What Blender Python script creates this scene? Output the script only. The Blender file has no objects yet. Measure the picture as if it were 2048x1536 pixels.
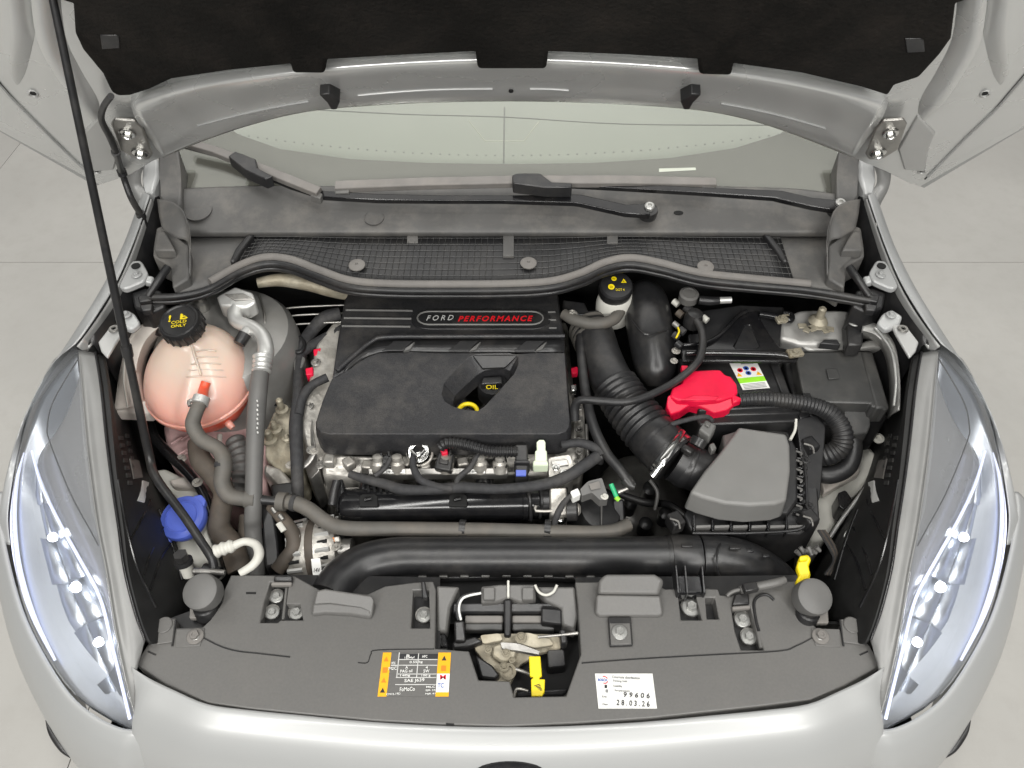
import bpy, bmesh, math, random
from mathutils import Vector, Matrix
random.seed(7)
S = bpy.context.scene
COL = S.collection
# ---------------------------------------------------------------- camera
FPX = 1547.0                     # focal length in pixels of the 2048 px wide frame
PITCH = math.radians(48.0)       # camera looks down by this angle
CAM = Vector((0.0, -0.36, 1.84))
X0 = -0.006                      # centre plane of the car
cam = bpy.data.objects.new('camera', bpy.data.cameras.new('camera'))
COL.objects.link(cam)
cam.location = CAM
cam.rotation_euler = (math.pi / 2 - PITCH, 0, 0)
cam.data.sensor_width = 36.0
cam.data.lens = FPX * 36.0 / 2048.0
cam.data.clip_start = 0.02
cam.data.clip_end = 200
S.camera = cam
# ---------------------------------------------------------------- light
W = bpy.data.worlds.new('World'); S.world = W; W.use_nodes = True
W.node_tree.nodes['Background'].inputs[0].default_value = (0.93, 0.96, 1.0, 1)
W.node_tree.nodes['Background'].inputs[1].default_value = 0.09
def area(name, loc, size, power, aim, col=(1.0, 0.985, 0.95)):
    l = bpy.data.lights.new(name, 'AREA'); l.shape = 'RECTANGLE'; l.size, l.size_y = size
    l.energy = power; l.color = col
    o = bpy.data.objects.new(name, l); COL.objects.link(o); o.location = loc
    o.rotation_euler = (Vector(aim) - Vector(loc)).to_track_quat('-Z', 'Y').to_euler()
    return o
area('ceiling_lamp', (-1.0, -1.0, 3.6), (0.2, 3.2), 66, (-.3, 0.3, .7))
area('ceiling_lamp', (1.0, -1.0, 3.6), (0.2, 3.2), 66, (.3, 0.3, .7))
area('ceiling_lamp', (0.0, 2.9, 4.2), (9.0, 5.0), 255, (0, 2.9, 0.0))
area('ceiling_lamp', (0.0, -3.2, 3.2), (5.0, 0.45), 155, (0, 0.4, .9))
S.view_settings.view_transform = 'Standard'
S.view_settings.look = 'None'
S.view_settings.gamma = 1.0
S.view_settings.exposure = -0.12
S.cycles.use_denoising = True
S.cycles.max_bounces = 10
S.cycles.transparent_max_bounces = 16
# ---------------------------------------------------------------- pixel rays -> points of the place
_c, _s = math.cos(PITCH), math.sin(PITCH)
def ray(u, v):
    a = (u - 1024) / FPX; b = -(v - 768) / FPX
    return Vector((a, _c + b * _s, -_s + b * _c))
def P(u, v, z):
    d = ray(u, v); t = (z - CAM.z) / d.z
    return CAM + d * t
def PM(s, u, v, z):              # s = -1 as seen, s = +1 mirrored to the other side of the car
    p = P(u, v, z)
    if s > 0: p.x = 2 * X0 - p.x
    return p
def onplane(u, v, p0, n):
    d = ray(u, v); t = (p0 - CAM).dot(n) / d.dot(n)
    return CAM + d * t
FW = Vector((0, _c, -_s))
def px(p):                       # metres per pixel at a point
    return (p - CAM).dot(FW) / FPX
# ---------------------------------------------------------------- materials
def mat(name, col, rough=0.5, metal=0.0, var=0.12, scale=40.0, bump=0.0, bscale=400.0, coat=0.0, spec=0.5,
        emit=None, dust=0.0, dustcol=(.32, .29, .25), sheen=0.0):
    m = bpy.data.materials.new(name); m.use_nodes = True
    nt = m.node_tree; b = nt.nodes['Principled BSDF']; L = nt.links.new
    b.inputs['Roughness'].default_value = rough; b.inputs['Metallic'].default_value = metal
    b.inputs['Coat Weight'].default_value = coat; b.inputs['Coat Roughness'].default_value = 0.16 if name == 'white_paint' else 0.06
    b.inputs['Specular IOR Level'].default_value = spec
    if sheen: b.inputs['Sheen Weight'].default_value = sheen
    tc = nt.nodes.new('ShaderNodeTexCoord')
    nz = nt.nodes.new('ShaderNodeTexNoise'); nz.inputs['Scale'].default_value = scale; nz.inputs['Detail'].default_value = 5
    L(tc.outputs['Object'], nz.inputs['Vector'])
    rp = nt.nodes.new('ShaderNodeValToRGB')
    rp.color_ramp.elements[0].position = .3; rp.color_ramp.elements[1].position = .7
    rp.color_ramp.elements[0].color = tuple(max(0, c * (1 - var)) for c in col) + (1,)
    rp.color_ramp.elements[1].color = tuple(min(1, c * (1 + var)) for c in col) + (1,)
    L(nz.outputs['Fac'], rp.inputs['Fac'])
    out = rp.outputs['Color']
    if dust > 0:
        n2 = nt.nodes.new('ShaderNodeTexNoise'); n2.inputs['Scale'].default_value = 14; n2.inputs['Detail'].default_value = 9
        n2.inputs['Roughness'].default_value = .72
        L(tc.outputs['Object'], n2.inputs['Vector'])
        r2 = nt.nodes.new('ShaderNodeValToRGB'); r2.color_ramp.elements[0].position = .46; r2.color_ramp.elements[1].position = .75
        r2.color_ramp.elements[0].color = (0, 0, 0, 1); r2.color_ramp.elements[1].color = (dust,) * 3 + (1,)
        L(n2.outputs['Fac'], r2.inputs['Fac'])
        mx = nt.nodes.new('ShaderNodeMix'); mx.data_type = 'RGBA'
        L(r2.outputs['Color'], mx.inputs['Factor']); L(out, mx.inputs[6]); mx.inputs[7].default_value = dustcol + (1,)
        out = mx.outputs[2]
    L(out, b.inputs['Base Color'])
    mr = nt.nodes.new('ShaderNodeMapRange'); mr.inputs['To Min'].default_value = max(.02, rough - .07); mr.inputs['To Max'].default_value = min(1, rough + .07)
    L(nz.outputs['Fac'], mr.inputs['Value']); L(mr.outputs['Result'], b.inputs['Roughness'])
    if bump > 0:
        n3 = nt.nodes.new('ShaderNodeTexNoise'); n3.inputs['Scale'].default_value = bscale; n3.inputs['Detail'].default_value = 3
        L(tc.outputs['Object'], n3.inputs['Vector'])
        bp = nt.nodes.new('ShaderNodeBump'); bp.inputs['Strength'].default_value = bump; bp.inputs['Distance'].default_value = .002
        L(n3.outputs['Fac'], bp.inputs['Height']); L(bp.outputs['Normal'], b.inputs['Normal'])
    if emit:
        b.inputs['Emission Color'].default_value = emit[0] + (1,); b.inputs['Emission Strength'].default_value = emit[1]
    return m
def glass(name, tint, fac=0.06, rough=0.02, haze=0.0, hazecol=(.7, .72, .7)):
    m = bpy.data.materials.new(name); m.use_nodes = True
    nt = m.node_tree; nt.nodes.clear(); L = nt.links.new
    out = nt.nodes.new('ShaderNodeOutputMaterial')
    tr = nt.nodes.new('ShaderNodeBsdfTransparent'); tr.inputs[0].default_value = tint + (1,)
    gl = nt.nodes.new('ShaderNodeBsdfGlossy'); gl.inputs['Roughness'].default_value = rough
    lw = nt.nodes.new('ShaderNodeLayerWeight'); lw.inputs[0].default_value = .5
    pw = nt.nodes.new('ShaderNodeMath'); pw.operation = 'POWER'; pw.inputs[1].default_value = 5
    L(lw.outputs['Facing'], pw.inputs[0])
    fr = nt.nodes.new('ShaderNodeMath'); fr.operation = 'MULTIPLY_ADD'; fr.inputs[1].default_value = .9; fr.inputs[2].default_value = fac
    L(pw.outputs[0], fr.inputs[0])
    base = tr.outputs[0]
    if haze > 0:
        d0 = nt.nodes.new('ShaderNodeBsdfDiffuse'); d0.inputs[0].default_value = hazecol + (1,)
        d1 = nt.nodes.new('ShaderNodeBsdfTranslucent'); d1.inputs[0].default_value = hazecol + (1,)
        df = nt.nodes.new('ShaderNodeMixShader'); df.inputs[0].default_value = .5
        L(d0.outputs[0], df.inputs[1]); L(d1.outputs[0], df.inputs[2])
        m1 = nt.nodes.new('ShaderNodeMixShader'); m1.inputs[0].default_value = haze
        L(base, m1.inputs[1]); L(df.outputs[0], m1.inputs[2]); base = m1.outputs[0]
    mx = nt.nodes.new('ShaderNodeMixShader')
    L(fr.outputs[0], mx.inputs[0]); L(base, mx.inputs[1]); L(gl.outputs[0], mx.inputs[2]); L(mx.outputs[0], out.inputs['Surface'])
    return m
M = {}
M['paint'] = mat('white_paint', (.365, .37, .367), .36, .12, .004, 3, coat=.35)
M['hoodgrey'] = mat('bonnet_underside_grey', (.64, .645, .635), .28, .5, .03, 6, coat=.25)  # silver-grey tone of the bonnet's inner sheets
M['gutter'] = mat('grey_body_paint', (.42, .42, .41), .4, .2, .05, 10, coat=.2)
M['hinge'] = mat('primer_grey_steel', (.20, .20, .195), .42, .2, .1, 30, dust=.1)
M['slam'] = mat('grey_black_plastic', (.118, .115, .110), .40, 0, .05, 260, bump=.10, bscale=800, dust=.06)
M['cowl'] = mat('weathered_grey_plastic', (.088, .086, .083), .52, 0, .12, 16, bump=.05, bscale=1200, dust=.28)
M['black'] = mat('black_plastic', (.015, .015, .016), .36, 0, .15, 40, bump=.06, bscale=900, dust=.06)
M['cover'] = mat('engine_cover_plastic', (.026, .026, .028), .38, 0, .35, 520, bump=.28, bscale=520, dust=.16)
M['satin'] = mat('satin_black_plastic', (.017, .017, .018), .33, 0, .12, 60, bump=.05, bscale=900, dust=.10)
M['greyplastic'] = mat('matt_grey_plastic', (.12, .118, .114), .5, 0, .06, 30, bump=.08, bscale=1500, dust=.08)
M['boxlid'] = mat('airbox_lid_plastic', (.185, .183, .176), .42, 0, .04, 25, bump=.08, bscale=1500, dust=.06)
M['gloss'] = mat('gloss_black', (.009, .009, .010), .16, 0, .1, 30, dust=.05)
M['fusebox'] = mat('charcoal_plastic', (.048, .048, .047), .42, 0, .1, 40, bump=.1, bscale=900, dust=.12)
M['housing'] = mat('lamp_housing_plastic', (.012, .012, .012), .62, 0, .3, 30, dust=.12, dustcol=(.05, .048, .045))
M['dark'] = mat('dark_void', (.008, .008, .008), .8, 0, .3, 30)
M['rubber'] = mat('dusty_rubber_hose', (.10, .094, .084), .62, 0, .12, 30, bump=.1, bscale=700, dust=.35, dustcol=(.22, .18, .14))
M['oldrubber'] = mat('brown_rubber_hose', (.075, .062, .05), .68, 0, .2, 30, bump=.12, bscale=600, dust=.5, dustcol=(.18, .13, .09))
M['blackrubber'] = mat('black_rubber', (.018, .018, .019), .42, 0, .15, 60, bump=.08, bscale=700, dust=.12)
M['sealgrey'] = mat('worn_rubber_seal', (.17, .16, .15), .65, 0, .12, 25, dust=.3)
M['tape'] = mat('cloth_tape_loom', (.03, .03, .032), .7, 0, .3, 120, bump=.5, bscale=500, dust=.15)
M['felt'] = mat('black_felt', (.012, .0112, .0102), .95, 0, .45, 5, bump=.9, bscale=180, sheen=.0, dust=.5, dustcol=(.034, .028, .024), spec=.12)
M['alu'] = mat('cast_aluminium', (.52, .50, .46), .40, .6, .3, 45, bump=.5, bscale=120, dust=.55, dustcol=(.26, .22, .17))
M['alupipe'] = mat('aluminium_pipe', (.62, .62, .60), .38, .6, .08, 40, bump=.1, bscale=300, dust=.15)
M['steel'] = mat('dull_steel', (.36, .35, .33), .38, .8, .15, 50, bump=.15, bscale=300, dust=.15)
M['bolt'] = mat('bolt_steel', (.40, .40, .385), .35, .6, .1, 80, dust=.12)
M['chrome'] = mat('bright_clamp_steel', (.72, .72, .70), .18, 1, .06, 60)
M['silver'] = mat('silver_shield', (.38, .375, .36), .42, .55, .08, 25, dust=.2)
M['inner'] = mat('inner_wing_paint', (.62, .57, .52), .42, 0, .08, 14, dust=.35, dustcol=(.36, .30, .25))
M['pink'] = mat('white_rail_pink_reflection', (.66, .44, .43), .34, 0, .14, 12, dust=.35, dustcol=(.34, .27, .25))  # white-grey rail with its pink reflection mixed into the base colour
M['rust'] = mat('rusty_galvanised_steel', (.34, .31, .24), .55, .35, .35, 45, bump=.5, bscale=160, dust=.6, dustcol=(.25, .19, .11))
M['red'] = mat('red_plastic', (.70, .006, .045), .40, 0, .12, 30, spec=.35, dust=.10, dustcol=(.5, .12, .12))
M['blue'] = mat('blue_plastic', (.075, .12, .50), .45, 0, .10, 25, dust=.12, dustcol=(.2, .22, .4))
M['yellow'] = mat('yellow_plastic', (.80, .62, .006), .42, 0, .10, 30, dust=.12, dustcol=(.45, .36, .1))
M['green'] = mat('green_plastic', (.03, .42, .18), .4, 0, .05, 30)
M['lime'] = mat('lime_plastic', (.32, .72, .05), .4, 0, .05, 30)
M['palegreen'] = mat('pale_green_plastic', (.66, .74, .56), .45, 0, .05, 30)
M['natural'] = mat('milky_plastic', (.58, .57, .52), .45, 0, .06, 20, dust=.2)
M['white'] = mat('white_label', (.78, .78, .75), .45, 0, .02, 30)
M['orange'] = mat('orange_label', (.85, .42, .005), .45, 0, .03, 30)
M['deeporange'] = mat('deep_orange_print', (.78, .22, .01), .45, 0, .03, 30)
M['ink'] = mat('black_ink', (.02, .02, .022), .6)
M['greyink'] = mat('grey_ink', (.25, .25, .25), .6)
M['blueink'] = mat('blue_ink', (.05, .12, .45), .5)
M['redink'] = mat('red_ink', (.7, .02, .04), .5)
M['limeink'] = mat('lime_print', (.30, .72, .03), .5)
M['fadedwhite'] = mat('white_print', (.62, .62, .60), .5)
M['redprint'] = mat('red_letter_print', (.75, .012, .02), .4)
M['bezel'] = mat('headlamp_bezel', (.34, .34, .34), .26, .35, .04, 10)
M['sealstrip'] = mat('lamp_seal_strip', (.24, .24, .235), .4, .1, .05, 20, bump=.1, bscale=900)
M['reflector'] = mat('headlamp_reflector', (.62, .65, .70), .38, 1, .03, 10)
M['drl'] = mat('daylight_strip', (.9, .92, 1), .3, emit=((.55, .62, 1.0), 1.3))
M['lamp'] = mat('lit_headlamp', (.9, .95, 1), .3, emit=((.84, .90, 1.0), 16.0))
M['lens'] = glass('headlamp_lens', (.95, .955, .96), .035, .03, .09, (.82, .83, .85))
M['screen'] = glass('windscreen_glass', (.90, .91, .885), .04, .04, .01, (.66, .68, .64))
M['frit'] = mat('dark_glass_band', (.13, .122, .116), .16, 0, .03, 8, coat=.8, spec=.8)  # black frit lifted to grey to stand in for reflected ceiling light
M['dash'] = mat('dashboard_top', (.38, .39, .365), .7, 0, .03, 6)
M['floor'] = mat('concrete_floor_tile', (.43, .42, .395), .5, 0, .07, 1.6, dust=.5, dustcol=(.37, .355, .33), bump=.12, bscale=90)
M['grout'] = mat('floor_joint', (.26, .25, .23), .8, 0, .1, 12)
def tank_material():
    m = mat('peach_translucent_tank', (.66, .52, .43), .30, 0, .07, 9, coat=.15, bump=.05, bscale=200)
    b = m.node_tree.nodes['Principled BSDF']
    nt = m.node_tree; L = nt.links.new       # coolant inside tints the lower half of the tank
    tc = nt.nodes.new('ShaderNodeTexCoord'); sx = nt.nodes.new('ShaderNodeSeparateXYZ'); L(tc.outputs['Object'], sx.inputs[0])
    mr = nt.nodes.new('ShaderNodeMapRange'); mr.inputs['From Min'].default_value = .79; mr.inputs['From Max'].default_value = .862
    L(sx.outputs['Z'], mr.inputs['Value'])
    mx = nt.nodes.new('ShaderNodeMix'); mx.data_type = 'RGBA'; src = b.inputs['Base Color'].links[0].from_socket
    L(mr.outputs['Result'], mx.inputs['Factor']); mx.inputs[6].default_value = (.80, .36, .29, 1); L(src, mx.inputs[7])
    L(mx.outputs[2], b.inputs['Base Color'])
    b.inputs['Subsurface Weight'].default_value = .35; b.inputs['Subsurface Scale'].default_value = .02
    b.inputs['Subsurface Radius'].default_value = (1, .45, .25)
    return m
M['tank'] = tank_material()
M['tankrim'] = mat('coolant_red_tank_base', (.78, .10, .045), .4, 0, .08, 20)
# ---------------------------------------------------------------- object helpers
ORG = {}
def link(o, parent=None):
    COL.objects.link(o)
    if parent is not None:
        o.parent = parent
        L = ORG.get(parent.name)
        if L is not None: o.location = -L
    return o
def tag(o, label, cat, group=None):
    o['label'] = label; o['category'] = cat
    if group: o['group'] = group
    return o
def thing(name, label, cat, loc=(0, 0, 0), group=None):
    o = bpy.data.objects.new(name, None); o.empty_display_size = .02
    COL.objects.link(o); o.location = loc; ORG[o.name] = Vector(loc)
    return tag(o, label, cat, group)
def obj(name, bm, m, parent=None, smooth=35, bevel=0, seg=2, sub=0, solid=0, recalc=True):
    if recalc: bmesh.ops.recalc_face_normals(bm, faces=bm.faces)
    me = bpy.data.meshes.new(name); bm.to_mesh(me); bm.free()
    me.materials.append(M[m] if isinstance(m, str) else m)
    if smooth:
        for p in me.polygons: p.use_smooth = True
        me.set_sharp_from_angle(angle=math.radians(smooth))
    o = bpy.data.objects.new(name, me); link(o, parent)
    if solid:
        q = o.modifiers.new('thickness', 'SOLIDIFY'); q.thickness = solid; q.offset = -1
    if bevel:
        q = o.modifiers.new('edges', 'BEVEL'); q.width = bevel; q.segments = seg; q.limit_method = 'ANGLE'
        q.angle_limit = math.radians(32); q.harden_normals = False
    if sub:
        q = o.modifiers.new('round', 'SUBSURF'); q.levels = sub; q.render_levels = sub
    return o
def cr(pts, n, closed=False):
    """Catmull-Rom samples through tuples of any length."""
    k = len(pts); out = []
    if k == 2:
        return [tuple(pts[0][i] + (pts[1][i] - pts[0][i]) * t / n for i in range(len(pts[0]))) for t in range(n + 1)]
    rng = k if closed else k - 1
    for a in range(rng):
        g = (lambda i: pts[i % k]) if closed else (lambda i: pts[min(max(i, 0), k - 1)])
        p0, p1, p2, p3 = g(a - 1), g(a), g(a + 1), g(a + 2)
        for j in range(n):
            t = j / n
            out.append(tuple(.5 * (2 * p1[i] + (p2[i] - p0[i]) * t + (2 * p0[i] - 5 * p1[i] + 4 * p2[i] - p3[i]) * t * t + (3 * p1[i] - p0[i] - 3 * p2[i] + p3[i]) * t ** 3) for i in range(len(p1))))
    if not closed: out.append(tuple(pts[-1]))
    return out
def sweep(bm, path, radii, sides=12, cap=True, flat=1.0):
    """Tube along world points with a radius at each."""
    rings = []; up = None
    n = len(path)
    for i, p in enumerate(path):
        t = (path[min(i + 1, n - 1)] - path[max(i - 1, 0)])
        if t.length < 1e-9: t = Vector((1, 0, 0))
        t.normalize()
        if up is None:
            up = Vector((0, 0, 1)) if abs(t.z) < .9 else Vector((0, 1, 0))
        up = (up - t * up.dot(t)); up.normalize()
        sd = t.cross(up)
        ring = []
        for k in range(sides):
            a = 2 * math.pi * k / sides
            ring.append(bm.verts.new(p + sd * math.cos(a) * radii[i] + up * math.sin(a) * radii[i] * flat))
        rings.append(ring)
    for a, b in zip(rings, rings[1:]):
        for k in range(sides):
            bm.faces.new((a[k], a[(k + 1) % sides], b[(k + 1) % sides], b[k]))
    if cap:
        bm.faces.new(rings[0][::-1]); bm.faces.new(rings[-1])
def tube3(name, pts, m, parent=None, sides=12, n=8, flat=1.0, wave=None):
    """pts: (Vector, radius in metres)."""
    s = cr([(p.x, p.y, p.z, r) for p, r in pts], n)
    path = [Vector(q[:3]) for q in s]; rad = [q[3] for q in s]
    if wave:                                     # corrugated tube: wave = (pitch, depth)
        d = [0]
        for a, b in zip(path, path[1:]): d.append(d[-1] + (b - a).length)
        tot = d[-1]; cnt = max(4, int(tot / wave[0] * 6)); np_, nr = [], []
        j = 0
        for i in range(cnt + 1):
            x = tot * i / cnt
            while j < len(d) - 2 and d[j + 1] < x: j += 1
            f = (x - d[j]) / max(1e-9, d[j + 1] - d[j])
            np_.append(path[j].lerp(path[j + 1], f))
            nr.append((rad[j] + (rad[j + 1] - rad[j]) * f) * (1 + wave[1] * math.sin(x / wave[0] * 2 * math.pi)))
        path, rad = np_, nr
    bm = bmesh.new(); sweep(bm, path, rad, sides, True, flat)
    return obj(name, bm, m, parent, 50)
def tube(name, pts, m, parent=None, r=None, sides=12, n=8, flat=1.0, wave=None):
    """pts: (u, v, z[, radius px]) in the photograph's pixels, each at its own height z."""
    q = []
    for t in pts:
        p = P(*t[:3]); rr = t[3] if len(t) > 3 else r
        q.append((p, rr * px(p)))
    return tube3(name, q, m, parent, sides, n, flat, wave)
def pts3(outline, z=None, s=-1):
    return [PM(s, t[0], t[1], t[2] if len(t) > 2 else z) for t in outline]
def prism_bm(top, bot):
    bm = bmesh.new()
    a = [bm.verts.new(p) for p in top]; b = [bm.verts.new(p) for p in bot]
    bm.faces.new(a); bm.faces.new(b[::-1]); k = len(a)
    for i in range(k):
        bm.faces.new((a[i], b[i], b[(i + 1) % k], a[(i + 1) % k]))
    return bm
def prism(name, outline, z, depth, m, parent=None, bevel=.002, seg=2, flare=0.0, s=-1, smooth=35):
    """Solid with a top outline traced at height z (or per-point heights), walls going down by depth (flared outwards)."""
    top = pts3(outline, z, s)
    c = sum(top, Vector()) / len(top)
    bot = []
    for p in top:
        d = Vector((p.x - c.x, p.y - c.y, 0))
        bot.append(p + (d.normalized() * flare if d.length > 1e-6 else Vector()) - Vector((0, 0, depth)))
    return obj(name, prism_bm(top, bot), m, parent, smooth, bevel, seg)
def rnd(outline, r=.25, n=4):
    """Round the corners of a pixel outline."""
    out = []; k = len(outline)
    for i in range(k):
        a, b, c = outline[i - 1], outline[i], outline[(i + 1) % k]
        p = [b[j] + (a[j] - b[j]) * r for j in range(len(b))]; q = [b[j] + (c[j] - b[j]) * r for j in range(len(b))]
        for t in range(n + 1):
            f = t / n
            out.append(tuple((1 - f) ** 2 * p[j] + 2 * f * (1 - f) * b[j] + f * f * q[j] for j in range(len(b))))
    return out
def plate(name, outer, holes, z, depth, m, parent=None, bevel=.0015):
    """Flat sheet with real openings; walls go down by depth along every edge."""
    bm = bmesh.new(); loops = []
    for lp in [outer] + holes:
        loops.append([bm.verts.new(p) for p in pts3(lp, z)])
    ed = []
    for lp in loops:
        for i in range(len(lp)): ed.append(bm.edges.new((lp[i], lp[(i + 1) % len(lp)])))
    bmesh.ops.triangle_fill(bm, use_beauty=True, use_dissolve=False, edges=ed)
    for lp in loops:
        low = [bm.verts.new(v.co - Vector((0, 0, depth))) for v in lp]
        for i in range(len(lp)):
            j = (i + 1) % len(lp); bm.faces.new((lp[i], low[i], low[j], lp[j]))
    bmesh.ops.recalc_face_normals(bm, faces=bm.faces)
    up = [f for f in bm.faces if abs(f.normal.z) > .9]
    if up and sum(f.normal.z for f in up) < 0: bmesh.ops.reverse_faces(bm, faces=bm.faces)
    return obj(name, bm, m, parent, 30, bevel, 2, recalc=False)
def patch(name, rows, m, parent=None, nu=6, nv=4, solid=0.003, smooth=60):
    """Smooth surface through a grid of world points (rows of equal length)."""
    R = [cr([tuple(p) for p in r], nu) for r in rows]
    cols = [cr([r[i] for r in R], nv) for i in range(len(R[0]))]
    bm = bmesh.new(); g = [[bm.verts.new(p) for p in c] for c in cols]
    for i in range(len(g) - 1):
        for j in range(len(g[0]) - 1):
            bm.faces.new((g[i][j], g[i + 1][j], g[i + 1][j + 1], g[i][j + 1]))
    bmesh.ops.recalc_face_normals(bm, faces=bm.faces)
    f = max(bm.faces, key=lambda f: f.calc_area())
    tot = sum((q.normal * q.calc_area() for q in bm.faces), Vector())
    if tot.dot(CAM - f.calc_center_median()) < 0: bmesh.ops.reverse_faces(bm, faces=bm.faces)
    return obj(name, bm, m, parent, smooth, solid=solid, recalc=False)
def frame_of(axis):
    a = Vector(axis).normalized()
    t = Vector((1, 0, 0)) if abs(a.x) < .8 else Vector((0, 1, 0))
    e = a.cross(t).normalized(); f = a.cross(e)
    return a, e, f
def lathe(name, c, axis, prof, m, parent=None, n=28, smooth=35, squash=1.0, bm=None):
    a, e, f = frame_of(axis); own = bm is None
    if own: bm = bmesh.new()
    rings = []
    for r, h in prof:
        if r < 1e-6: rings.append([bm.verts.new(c + a * h)]); continue
        rings.append([bm.verts.new(c + a * h + (e * math.cos(2 * math.pi * k / n) + f * math.sin(2 * math.pi * k / n) * squash) * r) for k in range(n)])
    for x, y in zip(rings, rings[1:]):
        for k in range(n):
            k2 = (k + 1) % n
            if len(x) == 1 and len(y) == 1: continue
            if len(x) == 1: bm.faces.new((x[0], y[k], y[k2]))
            elif len(y) == 1: bm.faces.new((x[k], y[0], x[k2]))
            else: bm.faces.new((x[k], y[k], y[k2], x[k2]))
    if len(rings[0]) > 1: bm.faces.new(rings[0][::-1])
    if len(rings[-1]) > 1: bm.faces.new(rings[-1])
    if own: return obj(name, bm, m, parent, smooth)
def box(name, c, size, m, parent=None, rot=None, bevel=.0015, bm=None):
    R = rot if rot is not None else Matrix.Identity(3); own = bm is None
    if own: bm = bmesh.new()
    v = [bm.verts.new(Vector(c) + R @ Vector((sx * size[0] / 2, sy * size[1] / 2, sz * size[2] / 2))) for sx in (-1, 1) for sy in (-1, 1) for sz in (-1, 1)]
    for q in ((0, 1, 3, 2), (4, 6, 7, 5), (0, 4, 5, 1), (2, 3, 7, 6), (0, 2, 6, 4), (1, 5, 7, 3)):
        bm.faces.new([v[i] for i in q])
    if own: return obj(name, bm, m, parent, 35, bevel, 2)
BOLT = {}
def bolt(parent, u, v, z, r=13, m='bolt', axis=(0, 0, 1), name='bolt', at=None):
    """Flanged hex bolt; the mesh is shared between all bolts."""
    key = (m, tuple(axis))
    if key not in BOLT:
        bm = bmesh.new()
        lathe('', Vector(), axis, [(1.0, 0), (1.0, .12), (.92, .2), (.55, .24)], m, n=18, bm=bm)
        lathe('', Vector(), axis, [(.56, .2), (.56, .62), (.50, .70), (.30, .70), (.26, .60)], m, n=6, bm=bm)
        bmesh.ops.recalc_face_normals(bm, faces=bm.faces)
        me = bpy.data.meshes.new('bolt'); bm.to_mesh(me); bm.free(); me.materials.append(M[m])
        for q in me.polygons: q.use_smooth = True
        me.set_sharp_from_angle(angle=math.radians(30)); BOLT[key] = me
    p = at if at is not None else P(u, v, z)
    o = bpy.data.objects.new(name, BOLT[key]); link(o, parent)
    o.location = o.location + p; o.scale = (r * px(p),) * 3
    o.rotation_euler = (0, 0, random.random() * 3 if tuple(axis) == (0, 0, 1) else 0)
    return o
def text(parent, s, u, v, z, w, h, m, name='lettering', shear=0.0, at=None, axes=None, thick=.0002, bold=0.0, space=1.0):
    """Flat lettering, centred at (u, v) on height z, fitted to w x h pixels."""
    cu = bpy.data.curves.new(name, 'FONT'); cu.body = s; cu.align_x = 'CENTER'; cu.align_y = 'CENTER'
    cu.shear = shear; cu.space_character = space; cu.extrude = thick; cu.offset = bold; cu.resolution_u = 3
    tmp = bpy.data.objects.new('tmp_text', cu); COL.objects.link(tmp)
    me = bpy.data.meshes.new_from_object(tmp.evaluated_get(bpy.context.evaluated_depsgraph_get()))
    bpy.data.objects.remove(tmp); me.name = name
    me.materials.clear(); me.materials.append(M[m])
    o = bpy.data.objects.new(name, me); link(o, parent)
    xs = [q.co.x for q in me.vertices]; ys = [q.co.y for q in me.vertices]
    d = (max(max(xs) - min(xs), 1e-4), max(max(ys) - min(ys), 1e-4))
    mx, my = (max(xs) + min(xs)) / 2, (max(ys) + min(ys)) / 2
    for q in me.vertices: q.co.x -= mx; q.co.y -= my
    p = at if at is not None else P(u, v, z)
    if axes is None:
        X = P(u + w / 2, v, z) - P(u - w / 2, v, z); Y = P(u, v - h / 2, z) - P(u, v + h / 2, z)
    else: X, Y = axes
    mt = Matrix.Identity(4)
    N = X.cross(Y).normalized()
    for i in range(3):
        mt[i][0] = X[i] / d[0]; mt[i][1] = Y[i] / d[1]; mt[i][2] = N[i]; mt[i][3] = p[i]
    off = o.location.copy()
    o.matrix_basis = Matrix.Translation(off) @ mt
    return o
def quad(name, outline, z, m, parent, thick=.0004):
    return prism(name, outline, z, thick, m, parent, bevel=0, smooth=0)

from mathutils.bvhtree import BVHTree
def caster(o):
    """Ray from the camera pixel onto a finished mesh: gives surface points for prints and labels that lie on it."""
    t = BVHTree.FromPolygons([v.co for v in o.data.vertices], [list(p.vertices) for p in o.data.polygons])
    def hit(u, v, s=-1, lift=.0022):
        q = P(u, v, .8); d = q - CAM; o0 = CAM.copy()
        if s > 0: d.x = -d.x; o0.x = 2 * X0 - o0.x
        loc, nor, i, dist = t.ray_cast(o0, d.normalized())
        if loc is None: return None
        if nor.dot(d) > 0: nor = -nor
        return loc + nor * lift
    return hit
def decal(name, hit, outline, m, parent, s=-1, thick=.002):
    pts = [hit(u, v, s) for u, v in outline]
    if any(p is None for p in pts): return None
    n = (pts[1] - pts[0]).cross(pts[2] - pts[0]).normalized()
    if n.dot(CAM - pts[0]) < 0: n = -n
    return obj(name, prism_bm(pts, [p - n * thick for p in pts]), m, parent, 0)
# ================================================================ floor
floor = obj('floor', (lambda b: (box('', (0, 1.5, -.03), (16, 16, .05), 'grout', bm=b), b)[1])(bmesh.new()), 'grout')
floor['kind'] = 'structure'
TW = 1.2
tile_mesh = None
for i in range(-5, 5):
    for j in range(-3, 7):
        if tile_mesh is None:
            t = box('floor_tile', (0, 0, 0), (TW - .0025, TW - .0025, .012), 'floor', floor, bevel=.0008); tile_mesh = t.data
        else:
            t = bpy.data.objects.new('floor_tile', tile_mesh); link(t, floor)
        t.location = (TW * (i + .5) + .22, TW * (j + .5) - .50, 0.0)
# ================================================================ car body
car = thing('car', 'white hatchback with its bonnet propped open and headlamps lit', 'car', (0, .9, 0))
SIDES = (-1, 1)
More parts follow.
